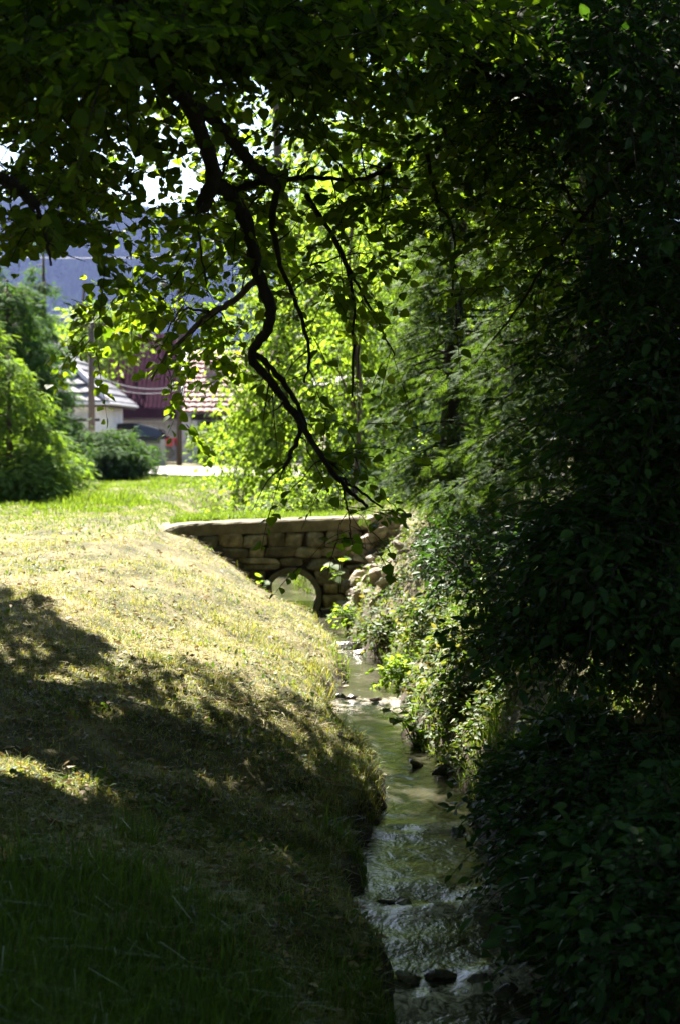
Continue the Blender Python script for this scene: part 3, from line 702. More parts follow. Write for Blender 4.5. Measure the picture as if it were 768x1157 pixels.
leafy_tree('robinia_tree', .2, 25.6, -1, 4.5, [((-.1, 25.4, 1.1), (.4, .35, .8), .3), ((.4, 25.6, 2.2), (.6, .4, .6), .3), ((.2, 25.7, 2.9), (.7, .4, .7), .3)],
           'fresh', 'slender young light green tree just behind the bridge in front of the blue shed', .09, 170, L=.6, hang=.5, nl=11, flat=1.3, tr=.05)
leafy_tree('broadleaf_tree', 5, 27, -1, 10, [((4.6, 26.5, 1), (2, 1.6, 1.8), .22), ((5, 27, 4), (2.4, 2, 2.2), .3), ((5.4, 27, 7), (2.6, 2, 2), .28), ((3.6, 26.6, 3), (1.2, 1.2, 1.6), .2)],
           'linden', 'dense green tree beyond the thujas on the right', .17, 800, L=.8)
leafy_tree('broadleaf_tree', 9.5, 31, -1, 11, [((9, 31, 2), (3, 2, 2.6), .4), ((9.5, 31, 6), (3.4, 2.4, 3), .6)], 'linden', 'dense green tree farthest to the right beyond the stream', .22, 700, L=1)
leafy_tree('broadleaf_tree', 1.8, 40, -1, 18, [((1, 40, 3), (3, 2, 3), .25), ((2, 40, 7), (3.6, 2.4, 3), .3), ((-.6, 40, 6.6), (2, 2, 2.2), .12), ((5, 40, 6), (2.4, 2, 3), .13), ((1.6, 40.5, 11.5), (3.4, 2.2, 3), .25), ((2.5, 40.5, 15.5), (3.2, 2, 2.6), .2)], 'linden', 'high broadleaf tree farther back behind the blue shed', .26, 1100, L=1)  # upper crown raised out of view to block sky light

def shrub(name, x, y, r, h, mat, label, size, n, group=None, tpl=T_OVAL, z=None, L=.3, stems=7, nl=8, cat='shrub', droop=.4, keepf=None, sink=.05, flat=.6):
    z0 = float(height(x, y)) if z is None else z
    t = empty(name, (x, y, z0), label, cat, group)
    pts = blob((x, y, z0 + h * .5), (r, r, h * .52), n)
    pts = pts[pts[:, 2] > z0 - .02]
    if keepf is not None: pts = pts[keepf(pts)]
    b = MB()
    for k in range(stems):
        e = pts[rng.integers(len(pts))]
        s0 = np.array([x + rng.normal() * r * .12, y + rng.normal() * r * .12, z0 - sink])
        mid = s0 * .5 + e * .5 + np.array([0, 0, .12 * h])
        b.tube(smooth_path([s0, mid, e], 4), np.linspace(.012 + .006 * h, .003, 9), 5)
    b.build('stems', 'bark2', t, True)
    foliage(t, pts, size, nl, L, tpl, droop, (x, y, z0 + h * .2), flat); flush(t, mat)
    return t
shrub('roadside_shrub', -1.55, 26.0, .75, 1.15, 'fresh', 'sunlit round shrub at the near edge of the lane behind the bridge', .075, 330)
shrub('roadside_shrub', -.6, 25.2, .6, .95, 'fresh', 'light green shrub behind the middle of the bridge parapet', .07, 260)
shrub('roadside_shrub', .15, 26.6, .7, 1.05, 'linden', 'darker shrub in front of the blue shed', .08, 260)
shrub('roadside_shrub', -1.75, 29.6, .5, 1.7, 'fresh', 'tall narrow shrub overgrowing the leaning blue pole', .075, 240)
shrub('elder_shrub', 1.05, 19.4, .35, .9, 'fresh', 'light green sprouts at the right end of the bridge coping', .06, 90, z=-1.0)
# plants by the houses
shrub('garden_shrub', -3.8, 51.5, .75, 1.3, 'linden', 'rounded bush at the foot of the white gable wall by the lane', .13, 230, z=-1.0, L=.4)
shrub('garden_shrub', -2.9, 52.5, .8, .8, 'linden', 'low bush in front of the weathered boards', .13, 140, z=-1.0, L=.4)
shrub('garden_shrub', -7.4, 47.6, 1.0, .9, 'fresh', 'low sunlit bush by the concrete fence', .12, 150, z=-1.05, L=.4)

# ================================================================ conifers on the left
frond_tree('spruce_tree', -5.9, 30, -1.0, 3.7, 1.35, 5200, 'spruce', 'green spruce at the left edge of the lawn', .17, trunk_r=.12, taper=.8, tpl=T_NEEDLE, droop=.3)
frond_tree('spruce_tree', -6.95, 37, -1.0, 4.3, 1.4, 5200, 'spruce', 'dark spruce standing in front of the white house', .19, trunk_r=.12, taper=.75, tpl=T_NEEDLE, droop=.3)
frond_tree('spruce_tree', -7.35, 42, -1.0, 6.1, .55, 1100, 'spruce', 'thin spruce with a bare leader seen against the hill', .2, trunk_r=.13, taper=.6, tpl=T_NEEDLE, droop=.25)
frond_tree('spruce_tree', -8.6, 41, -1.0, 5.2, 1.7, 4200, 'spruce', 'taller spruce behind the others at the left edge', .2, trunk_r=.14, taper=.8, tpl=T_NEEDLE, droop=.3)
frond_tree('young_spruce', -5.0, 25.5, -1.0, 2.15, 1.15, 3200, 'spruce_light', 'low yellow green bushy spruce at the left edge of the lawn', .17, trunk_r=.06, taper=.85, tpl=T_NEEDLE, droop=.1, lowest=.06)
frond_tree('young_spruce', -6.0, 28.0, -1.0, 3.0, 1.3, 4000, 'spruce_light', 'light green bushy spruce behind the lowest one on the lawn', .17, trunk_r=.06, taper=.85, tpl=T_NEEDLE, droop=.15, lowest=.06)
frond_tree('juniper_shrub', -5.15, 36, -1.0, 1.0, 1.15, 3200, 'spruce', 'spreading juniper in front of the white house wall', .16, 'shrub', .06, taper=.35, tpl=T_NEEDLE, droop=-.15, lowest=.05)
frond_tree('juniper_shrub', -5.45, 38.5, -1.0, .75, 1.0, 2000, 'spruce', 'lower juniper just behind the spreading one, towards the concrete fence', .16, 'shrub', .05, taper=.35, tpl=T_NEEDLE, droop=-.15, lowest=.05)
leafy_tree('garden_tree', -8.6, 57, -1, 6.4, [((-8.6, 57, 3.0), (1.6, 1.5, 1.2), .6), ((-7.8, 57, 3.6), (1.2, 1.2, .8), .4)], 'fresh', 'light green garden tree behind the white house roof', .2, 420, L=.8)

# ================================================================ stone bridge
BY = 20.0
br = empty('stone_bridge', (-.7, BY, -2.12), 'small dry-stone bridge wall with a concrete coping and a round culvert', 'bridge')
PCX, PCZ, PR = float(P(330, 672, BY)[0]), -1.97, .29
def coping():
    top = [P(184, 600, BY - .62), P(190, 596.5, BY - .5), P(204, 593, BY - .3), P(230, 591, BY - .12), P(270, 589.5, BY - .03), P(330, 587, BY), P(385, 585, BY), P(447, 583, BY)]
    c = smooth_path(top, 6); m = MB(); n = len(c)
    prof = [(-.02, 0), (0.0, .0), (.03, .0), (.32, .01), (.34, -.01), (.34, -.14), (-.035, -.15), (-.04, -.02)]
    T = np.gradient(c, axis=0); T[:, 2] = 0; T = norm(T); N = np.c_[-T[:, 1], T[:, 0], np.zeros(n)]
    vs = []
    for i in range(n):
        for k, (a, b) in enumerate(prof):
            q = c[i] + N[i] * a + np.array([0, 0, b]) + rng.normal(size=3) * .003
            vs.append(q)
    L = len(prof); fs = []
    for i in range(n - 1):
        for k in range(L):
            k2 = (k + 1) % L; fs.append((i * L + k, i * L + k2, (i + 1) * L + k2, (i + 1) * L + k))
    fs += [tuple(range(L)), tuple((n - 1) * L + k for k in range(L - 1, -1, -1))]
    m.add(vs, fs); m.build('coping', 'concrete', br)
    return c
cop = coping()
def cop_at(x): return np.interp(x, cop[:, 0], cop[:, 1]), np.interp(x, cop[:, 0], cop[:, 2])
# mortar backing with a round hole
m = MB(); N = 48; x0, x1, z0, z1 = -2.3, 1.0, -2.5, -1.17
vs = []; fs = []
for k in range(N):
    a = 2 * math.pi * k / N; c, s = math.cos(a), math.sin(a)
    tx = ((x1 - PCX) / c) if c > 1e-6 else (((x0 - PCX) / c) if c < -1e-6 else 1e9)
    tz = ((z1 - PCZ) / s) if s > 1e-6 else (((z0 - PCZ) / s) if s < -1e-6 else 1e9)
    t = min(tx, tz)
    for tt in (PR + .06, t):
        x, z = PCX + c * tt, PCZ + s * tt
        vs.append((x, max(float(cop_at(x)[0]), BY - .6) + .06, z))
for k in range(N):
    j = (k + 1) % N; fs.append((2 * k, 2 * k + 1, 2 * j + 1, 2 * j))
m.add(vs, fs); m.build('mortar_bed', 'mortar', br)
def ico():
    import bmesh
    bm = bmesh.new(); bmesh.ops.create_icosphere(bm, subdivisions=3, radius=1)
    v = np.array([q.co[:] for q in bm.verts]); f = [tuple(q.index for q in ff.verts) for ff in bm.faces]; bm.free(); return v, f
IV, IF = ico()
def stone_geo(c, half, k=4., rough=.08, rot=0.):
    """rounded, uneven block"""
    d = np.abs(IV) ** k; r = (d.sum(1)) ** (-1 / k)
    v = IV * r[:, None]
    o = rng.random(3) * 50
    nz = fbm(v[:, 0] * 1.6 + v[:, 2] * .7 + o[0], v[:, 1] * 1.6 + v[:, 2] * 1.3 + o[1], 3, int(o[2]))
    v = v * (1 + rough * 3 * nz[:, None])
    if k > 7: v = v * (1 + .10 * fbm(v[:, 0] * 5 + o[1], v[:, 2] * 5 + v[:, 1] * 3 + o[2], 2, 8))[:, None]
    sk = rng.normal(size=(3, 3)) * .09; v = v @ (np.eye(3) + sk)
    v = v * np.asarray(half)
    if rot:
        cc, ss = math.cos(rot), math.sin(rot); v = np.c_[v[:, 0] * cc - v[:, 2] * ss, v[:, 1], v[:, 0] * ss + v[:, 2] * cc]
    return v + np.asarray(c)
m = MB(); z = -2.40; courses = [.16, .13, .16, .13, .16, .14, .12, .22]
for ci, h in enumerate(courses):
    lo, hi = z, z + h
    dz = max(lo - PCZ, PCZ - hi, 0.); rr = PR + .075
    w = math.sqrt(max(rr * rr - dz * dz, 0)) if dz < rr else 0
    spans = [(-2.3, PCX - w), (PCX + w, 1.0)] if w > .03 else [(-2.3, 1.0)]
    for sa, sb in spans:
        x = sa
        while x < sb - .02:
            wd = rng.uniform(.15, .30) if ci == 7 else rng.choice([rng.uniform(.16, .28), rng.uniform(.30, .56)])
            if sb - (x + wd) < .12: wd = sb - x
            xc = x + wd / 2; top_lim = float(cop_at(xc)[1]) - .152; t_ = min(hi, top_lim) if ci < 7 else top_lim
            hh = (t_ - lo) / 2
            if hh > .025:
                sub = [(lo, hh)] if (rng.random() > .3 or h < .13 or ci == 7) else [(lo, hh * .48), (lo + hh * 1.0, hh * .5)]
                for zb, h2 in sub:
                    m.add(stone_geo((xc + rng.normal() * .006, float(cop_at(xc)[0]) + .055 + rng.uniform(-.02, .025), zb + h2), (wd * .5, .09, h2 * 1.02), 8, .05, rng.normal() * .05), IF)
            x += wd + .004
    if .03 < w and hi - (PCZ + PR + .07) > .03 and lo < PCZ + PR + .07:
        zl = PCZ + PR + .072; h2 = (hi - zl) / 2
        m.add(stone_geo((PCX, BY + .06, zl + h2), (w * .95, .085, h2), 6, .05), IF)
    z += h + .004
m.build('stonework', 'stone', br, True)
# concrete pipe
m = MB(); N = 56; rings = [(PR + .065, BY - .07), (PR, BY - .07), (PR, BY + 1.35), (PR + .065, BY + 1.35)]
vs = []; fs = []
for (r, y) in rings:
    for k in range(N):
        a = 2 * math.pi * k / N; vs.append((PCX + r * math.cos(a), y, PCZ + r * math.sin(a)))
for i in range(4):
    for k in range(N):
        j = (k + 1) % N; i2 = (i + 1) % 4; fs.append((i * N + k, i * N + j, i2 * N + j, i2 * N + k))
m.add(vs, fs); m.build('culvert_pipe', 'pipe', br)
# deck
m = MB(); m.box((-2.0, BY + .345, -1.2), (1.2, BY + 1.35, -1.075)); m.build('deck', 'ground', br)
for xa, xb in ((-1.7, PCX - PR - .09), (PCX + PR + .09, .9)):
    m = MB(); m.box((xa, BY + 1.36, -2.5), (xb, BY + 1.5, -1.1)); m.build('rear_wall', 'stone', br)

# ================================================================ rubble pile at the right end of the bridge
def rock_geo(c, half):
    import bmesh
    q = rnd_dir(15) * rng.uniform(.75, 1.1, (15, 1)) * np.asarray(half); a = rng.normal(size=3) * .5
    from mathutils import Euler
    R3 = np.array(Euler(a).to_matrix()); q = q @ R3.T
    bm = bmesh.new()
    for v in q: bm.verts.new(v)
    r = bmesh.ops.convex_hull(bm, input=bm.verts)
    bmesh.ops.delete(bm, geom=[v for v in bm.verts if not v.link_faces], context='VERTS')
    bmesh.ops.bevel(bm, geom=list(bm.edges), offset=min(half) * .13, segments=2, affect='EDGES', clamp_overlap=True)
    bm.verts.index_update(); V = np.array([v.co[:] for v in bm.verts]); Fc = [tuple(v.index for v in f.verts) for f in bm.faces]; bm.free()
    V += (fbm(V[:, 0] * 14 + c[0] * 9, V[:, 1] * 14 + V[:, 2] * 11, 3, 5) * min(half) * .22)[:, None] * norm(V)
    return V + np.asarray(c), Fc
spots = [(438 + rng.normal() * 8 - (py_ - 585) * .42, py_) for py_ in np.linspace(588, 690, 26)] + [(456 + rng.normal() * 9 - (py_ - 585) * .40, py_) for py_ in np.linspace(590, 684, 22)] + [(424 + rng.normal() * 6 - (py_ - 600) * .40, py_) for py_ in np.linspace(612, 694, 12)]
for i, (px, py) in enumerate(spots):
    p = hit(px, py); p = p if p[1] < 20.2 else P(px, py, 19.8); r = rng.uniform(.045, .115); p = p + np.array([0, 0, r * .35])
    m = MB(); m.add(*rock_geo(p, (r * rng.uniform(1.1, 1.7), r, r * rng.uniform(.6, .95)))); o = m.build('rubble_stone', 'rock')
    tag(o, 'rubble stone in the tumbled heap at the right end of the bridge', 'rock', 'stones tumbled at the right end of the bridge')
# stones in the stream
for i, (px, py, r, lab) in enumerate([(396, 733, .13, 'broad dark wet stone damming the narrow channel below the bridge'), (408, 738, .09, 'small dark stone beside the broad one in the narrow channel'),
        (396, 791, .05, 'small stone breaking the bright water near the grassy bank'), (424, 791, .06, 'small stone in the middle of the bright water'), (383, 789, .05, 'muddy stone at the grass edge beside the bright water'),
        (462, 1108, .06, 'dark wet stone under the grassy bank in the nearest riffle'), (496, 1104, .07, 'dark wet stone second from the grassy bank in the nearest riffle'), (538, 1112, .055, 'dark wet stone in the middle of the nearest riffle'), (572, 1122, .06, 'dark wet stone nearest the shrubs in the nearest riffle'),
        (520, 941, .05, 'low wet stone in the riffle beneath the shrubs'), (430, 1021, .05, 'low wet stone beside the grassy bank in the second riffle'), (455, 1022, .05, 'low wet stone in the middle of the second riffle'),
        (470, 866, .07, 'muddy stone under the right bank beside the shaded water'), (500, 874, .07, 'muddy stone at the foot of the right bank')]):
    D = float(np.interp(py, [a[0] for a in ST], [a[3] / P(384, a[0], 1.)[2] for a in ST]))
    p = P(px, py, D); m = MB(); m.add(*rock_geo(p + np.array([0, 0, r * .12]), (r * 1.5, r, r * .6)))
    tag(m.build('stream_stone', 'wetrock'), lab, 'rock', 'wet stones in the stream')

# ================================================================ grass and ground cover
def blades(name, XY, h, w, mat, lean=.5, z=None, sink=.01):
    n = len(XY); z = height(XY[:, 0], XY[:, 1]) if z is None else z
    a = rng.random(n) * 2 * math.pi; ca, sa = np.cos(a), np.sin(a)
    l = lean * np.abs(rng.normal(size=n)) * h; b = a + rng.normal(size=n) * .8 + math.pi / 2
    base = np.c_[XY, z - sink]; sd = np.c_[ca, sa, np.zeros(n)] * w[:, None] * .5
    le = np.c_[np.cos(b), np.sin(b), np.zeros(n)]
    mid = base + np.c_[np.zeros((n, 2)), h * .55] + le * (l * .3)[:, None]
    tip = base + np.c_[np.zeros((n, 2)), h * np.clip(1 - .25 * (l / h) ** 2, .3, 1)] + le * l[:, None]
    V = np.stack([base - sd, base + sd, mid + sd * .75, mid - sd * .75, tip], 1).reshape(-1, 3)
    f = np.array([0, 1, 2, 3, 3, 2, 4]); idx = (np.arange(n)[:, None] * 5 + f[None]).ravel()
    return np_mesh(name, V, idx, np.tile([4, 3], n))
def scatter(n, ymin, ymax, pw, x_of=None, side='left', dmin=0.02, pxr=(-40, 800)):
    u = rng.random(n); e = 1 - pw
    Y = (ymin ** e + u * (ymax ** e - ymin ** e)) ** (1 / e)
    px = rng.uniform(pxr[0], pxr[1], n); X = (px - CXP) / F * Y
    X += rng.normal(size=n) * .02
    xl, xr, zw = stream(Y)
    k = (xl - X > dmin) if side == 'left' else (X - xr > dmin)
    return np.c_[X, Y][k]
def lawn():
    A = np.vstack([scatter(380000, 4.2, 31, 1.8, pxr=(-120, 470)), scatter(150000, 4.2, 24, 1.6, pxr=(-1100, -120))]); A = A[rng.random(len(A)) < 1 - .85 * sstep(20, 29, A[:, 1])]; A = A[~((A[:, 1] > 19.9) & (A[:, 1] < 21.5) & (A[:, 0] > -2.0))]
    d = fbm(A[:, 0] * 1.1, A[:, 1] * 1.1, 3, 70); A = A[rng.random(len(A)) < np.clip(.8 + d * 2.4, .28, 1)]
    A = A[(stream(A[:, 1])[0] - A[:, 0] > .07 + .2 * np.clip(fbm(A[:, 0] * .5, A[:, 1] * 1.5, 2, 77), 0, 1)) | (rng.random(len(A)) < .2)]
    n = len(A); tall = fbm(A[:, 0] * 2.5, A[:, 1] * 2.5, 2, 71)
    h = rng.uniform(.02, .055, n) * (1 + np.clip(tall + .03, 0, 1) * 5)
    xl, xr, zw = stream(A[:, 1]); h *= 1 + .8 * np.exp(-(xl - A[:, 0]) / .25)
    return blades('grass', A, h, rng.uniform(.003, .007, n), 'grass', 1.25)
tag(link('mown_grass', lawn(), 'grass'), 'mown yellowish grass covering the left bank', 'grass', kind='stuff')
def far_lawn():
    A = scatter(190000, 13, 46, 1.35, pxr=(-60, 480)); A = A[rng.random(len(A)) < sstep(17, 27, A[:, 1] - 1.1 * (A[:, 0] + 2))]; B = scatter(40000, 21.6, 46, 1.6, side='right', pxr=(120, 560))
    A = np.vstack([A, B]); rc = np.interp(A[:, 0], [-12, -7.5, -5.3, -3.4, -.8, 3, 14], [46, 45.6, 44.4, 41.8, 39, 37, 34]); rd = (np.abs(A[:, 1] - rc) < 3.4) & (A[:, 0] > -6.4); A = A[~rd]; A = A[~((A[:, 1] < 21.5) & (A[:, 0] > -2.0))]
    n = len(A); tl = fbm(A[:, 0] * .9, A[:, 1] * .9, 3, 75)
    h = rng.uniform(.05, .12, n) * (1 + np.clip(tl + .08, 0, 1) * 5) * np.clip(.28 + .72 * sstep(21, 26, A[:, 1]), 0, 1) * np.where((A[:, 1] > 26) & (A[:, 0] > -5.4) & (A[:, 0] < -.8), .42, np.where(A[:, 1] > 30, .55, 1))
    return blades('meadow', A, h, rng.uniform(.008, .016, n) * np.clip(A[:, 1] / 24, 1, 2), 'longgrass', .5)
tag(link('meadow_grass', far_lawn(), 'longgrass'), 'bright green long grass beyond the bridge', 'grass', kind='stuff')
def near_tall():
    A = np.vstack([scatter(26000, 4.0, 8.4, 1.5, pxr=(-80, 440)), scatter(14000, 4.0, 9, 1.5, pxr=(-900, -80))]); n = len(A)
    k = fbm(A[:, 0] * 1.5, A[:, 1] * 1.5, 2, 80) + (7.2 - A[:, 1]) * .22 - (A[:, 0] + .6) * .25 > 0; A = A[k]; n = len(A)
    return blades('tall', A, rng.uniform(.05, .24, n), rng.uniform(.004, .009, n), 'longgrass', .8)
tag(link('tall_grass', near_tall(), 'longgrass'), 'unmown dark grass in the shaded near corner', 'grass', kind='stuff')
def verge():
    xs_ = rng.uniform(-2.0, .8, 9000); A = np.c_[xs_, cop_at(xs_)[0] + .33 + rng.random(9000) ** 1.3 * 1.05]
    return blades('verge', A, rng.uniform(.03, .12, 9000), rng.uniform(.006, .012, 9000), 'longgrass', .6, z=np.full(9000, -1.075))
tag(link('verge_grass', verge(), 'longgrass'), 'thin fringe of grass behind the bridge coping', 'grass', kind='stuff')
def edge_grass():
    A = []
    for side, n in (('left', 60000), ('right', 70000)):
        B = scatter(n, 6.5, 20, 1.4, side=side, dmin=-.02, pxr=(300, 800)); xl, xr, zw = stream(B[:, 1])
        d = (xl - B[:, 0]) if side == 'left' else (B[:, 0] - xr)
        A.append(B[d < (.22 if side == 'left' else .9) * (1 + rng.normal(size=len(B)) * .4)])
    for side in ('left', 'right'):
        B = scatter(16000, 21.6, 26, 1.4, side=side, dmin=-.02, pxr=(240, 430)); xl, xr, zw = stream(B[:, 1])
        B = B[((xl - B[:, 0]) if side == 'left' else (B[:, 0] - xr)) < .8]; A.append(B)
    A = np.vstack(A); k = (A[:, 1] > 21) | (fbm(A[:, 0] * 2, A[:, 1] * 2, 2, 90) > np.where(A[:, 0] < stream(A[:, 1])[0], .04, -.12)); A = A[k]; n = len(A)
    return blades('edge', A, rng.uniform(.04, .17, n), rng.uniform(.004, .009, n), 'longgrass', .9)
tag(link('bankside_grass', edge_grass(), 'longgrass'), 'tufted grass overhanging both water edges', 'grass', kind='stuff')
def flat_bits(XY, size, tpl, flat=.35, up=.012):
    n = len(XY); z = height(XY[:, 0], XY[:, 1]) + up * rng.random(n) * 2
    a = rng.random(n) * 2 * math.pi
    ax = np.c_[np.cos(a), np.sin(a), rng.normal(size=n) * .25]; nr = np.array([0, 0, 1.]) + rng.normal(size=(n, 3)) * flat
    return np.c_[XY, z], ax, nr, size
T_STRAW = (np.array([(-.02, 0, 0), (.02, 0, 0), (.015, .55, .04), (-.015, .55, .04), (0, 1, 0)]), [(0, 1, 2, 3), (3, 2, 4)])
A = np.vstack([scatter(200000, 4.2, 25, 1.7, pxr=(-120, 430)), scatter(70000, 4.2, 22, 1.6, pxr=(-1000, -120))]); d = fbm(A[:, 0] * 1.4 + 3, A[:, 1] * 1.4, 3, 95); A = A[rng.random(len(A)) < np.clip(.3 + d * 3.2, 0.02, 1) * np.clip(.10 * (A[:, 1] > 6.5) + sstep(7, 11.5, A[:, 1]), 0, 1) * (1 - .8 * sstep(18, 23, A[:, 1] - .8 * (A[:, 0] + 2)))]
tag(link('hay_clippings', leaf_mesh('hay', *flat_bits(A, rng.uniform(.03, .10, len(A)), T_STRAW, .5, .02), T_STRAW), 'straw'), 'dry mown hay scattered over the left bank', 'hay', kind='stuff')
A = scatter(26000, 4.5, 22, 1.6, pxr=(-100, 440)); A = A[fbm(A[:, 0] * 1.9 + 5, A[:, 1] * 1.9, 3, 66) > .06]; n_ = len(A)
ax_ = rnd_dir(n_); ax_[:, 2] = np.abs(ax_[:, 2]) * .6
tag(link('lawn_weeds', leaf_mesh('lawn_weeds', np.c_[A, height(A[:, 0], A[:, 1]) + .01 + .03 * rng.random(n_)], ax_, np.array([0, 0, 1.]) + rng.normal(size=(n_, 3)) * .35, rng.uniform(.015, .05, n_), T_LEAF), 'cover'), 'small broad leaved weeds growing in the mown bank', 'weeds', kind='stuff')
A = np.vstack([scatter(5000, 5, 19, 1.6, pxr=(-60, 440)), scatter(3000, 6.5, 19, 1.4, side='right')])
tag(link('fallen_leaves', leaf_mesh('fallen', *flat_bits(A, rng.uniform(.03, .07, len(A)), T_OVAL, .5), T_OVAL), 'litter'), 'dead leaves lying on both banks', 'leaves', kind='stuff')

# ground cover of the right bank
def cover():
    A = np.vstack([scatter(60000, 6.3, 21, 1.35, side='right', dmin=.0, pxr=(360, 900)), scatter(40000, 5, 20, 1.4, side='right', pxr=(900, 1900)), scatter(22000, 11, 19.8, 1.05, side='right', dmin=-.03, pxr=(370, 620))]); xl, xr, zw = stream(A[:, 1])
    k = ~((A[:, 1] > 17.2) & (A[:, 0] < 1.0) & (rng.random(len(A)) < .5)) & (rng.random(len(A)) < np.clip(.6 + 1.8 * fbm(A[:, 0] * 1.6, A[:, 1] * 1.6, 3, 99), .1, 1)); A = A[k]
    n = len(A); z = height(A[:, 0], A[:, 1]); hh = rng.random(n) ** 1.8 * .16 * (1 + fbm(A[:, 0], A[:, 1], 2, 98))
    ax = rnd_dir(n); ax[:, 2] = ax[:, 2] * .5 - .05; nr = np.array([-.3, -.2, 1.]) + rng.normal(size=(n, 3)) * .5
    return leaf_mesh('cover', np.c_[A, z + hh], ax, nr, rng.uniform(.03, .075, n), T_OVAL)
def right_blades():
    A = scatter(16000, 6.3, 12, 1.2, side='right', dmin=.03, pxr=(520, 860)); A = A[fbm(A[:, 0] * 2.2, A[:, 1] * 2.2, 2, 61) > .02]; n = len(A)
    return blades('hanging', A, rng.uniform(.15, .5, n), rng.uniform(.005, .012, n), 'longgrass', 1.1)
tag(link('bank_grass', right_blades(), 'longgrass'), 'long arching grass between the shrubs of the right bank', 'grass', kind='stuff')
tag(link('ground_cover', cover(), 'cover'), 'mixed low weeds covering the right bank', 'plants', kind='stuff')

# shrubs overhanging the water on the right
for (px, py, r, h, n, mat, lab) in [
        (640, 1000, .32, .6, 300, 'shrub', 'dark shrub hanging over the water at the second riffle'),
        (600, 925, .26, .42, 200, 'shrub', 'dark shrub at the foot of the sunlit slope above the shaded water'),
        (705, 935, .42, .5, 360, 'shrub', 'dark leafy shrub on the slope behind the overhanging one'),
        (700, 1085, .36, .65, 320, 'shrub', 'dark shrub beside the nearest riffle'),
        (775, 1020, .42, .55, 340, 'shrub', 'dark shrub at the right edge of the view above the nearest water'),
        (775, 1140, .38, .7, 300, 'shrub', 'dark shrub in the bottom right corner'),
        (655, 880, .28, .4, 220, 'shrub', 'dark shrub below the sunlit weeds'),
        (775, 895, .36, .24, 200, 'shrub', 'dark shrub under the overhanging branches at the right edge')]:
    p = hit(px, py)
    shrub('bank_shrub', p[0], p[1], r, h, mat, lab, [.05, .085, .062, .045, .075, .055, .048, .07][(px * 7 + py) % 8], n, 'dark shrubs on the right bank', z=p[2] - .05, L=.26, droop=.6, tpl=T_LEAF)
for (px, py, r, h, n, mat, lab) in [
        (545, 745, .34, .3, 130, 'cover', 'sunlit nettle clump above the bend of the stream'),
        (490, 705, .3, .25, 120, 'cover', 'green nettle clump below the rubble pile'),
        (396, 706, .12, .2, 40, 'fresh', 'small yellow green clump at the foot of the rubble pile'),
        (520, 650, .4, .6, 200, 'shrub', 'shaded undergrowth at the foot of the thuja'),
        (570, 690, .6, .7, 300, 'shrub', 'shaded undergrowth on the slope under the nearer thuja'),
        (650, 690, .6, .7, 300, 'shrub', 'shaded undergrowth higher on the right slope'),
        (455, 770, .16, .22, 60, 'fresh', 'bright tuft at the water edge beside the bright water'),
        (432, 722, .2, .2, 70, 'cover', 'low weeds hanging over the narrow channel below the rubble'),
        (520, 800, .22, .2, 90, 'cover', 'sunlit weeds on the undercut right bank by the bend'),
        (735, 800, .3, .35, 150, 'cover', 'sunlit weeds high on the right slope under the dark branches')]:
    p = hit(px, py)
    shrub('weed_clump', p[0], p[1], r, h, mat, lab, .055, n, None, T_LEAF, L=.16, cat='weed', droop=.5, stems=9, z=p[2])
shrub('weed_clump', -.42, 22.9, .22, .4, 'fresh', 'sunlit weeds on the bank seen through the culvert', .05, 80, None, T_LEAF, L=.16, cat='weed', stems=6)
shrub('weed_clump', -.8, 24.6, .3, .45, 'fresh', 'farther sunlit weeds at the bend seen through the culvert', .05, 80, None, T_LEAF, L=.18, cat='weed', stems=6)

def sprig(name, base, tips, mat, lab, size, n):
    t = empty(name, tuple(base), lab, 'plant')
    b = MB(); C = []; Dd = []
    for tip in tips:
        mid = (base + tip) / 2 + np.array([0, 0, .10]); path = smooth_path([base - np.array([0, 0, .03]), mid, tip], 6); b.tube(path, np.linspace(.006, .002, len(path)), 5)
        idx = np.linspace(3, len(path) - 1, n).astype(int)
        for k, i in enumerate(idx):
            for s in (-1, 1):
                T = path[min(i + 1, len(path) - 1)] - path[i - 1]; sd = norm(np.cross(T, [0, 0, 1.]))
                C.append(path[i]); Dd.append(sd * s + norm(T) * .7 + np.array([0, 0, -.45]) + rng.normal(size=3) * .2)
    b.build('stem', 'stem', t, True)
    C = np.array(C); Dd = np.array(Dd)
    link('leaves', leaf_mesh('leaves', C, Dd, np.array([0, 0, 1.]) + rng.normal(size=C.shape) * .25, size * rng.uniform(.7, 1.15, len(C)), T_LINDEN), mat, t)
D = 12.1
sprig('nettle_sprig', P(478, 862, D), [P(426, 795, D - .1), P(446, 812, D), P(468, 822, D), P(455, 800, D + .1)], 'fresh', 'leafy nettle leaning out over the bright water', .10, 4)
sprig('nettle_sprig', P(296, 692, 19.2), [P(293, 652, 19.2), P(300, 660, 19.2), P(286, 668, 19.15)], 'fresh', 'small leafy sprig standing in front of the culvert', .10, 3)
sprig('nettle_sprig', P(383, 660, 19.3), [P(372, 640, 19.2), P(390, 632, 19.3), P(378, 652, 19.1)], 'fresh', 'yellow green sprig between the wall and the rubble', .11, 3)
sprig('nettle_sprig', P(700, 905, 8.0), [P(690, 860, 8.0), P(725, 870, 7.9)], 'shrub', 'broad dark leaves rising from the shrubs on the right', .11, 4)

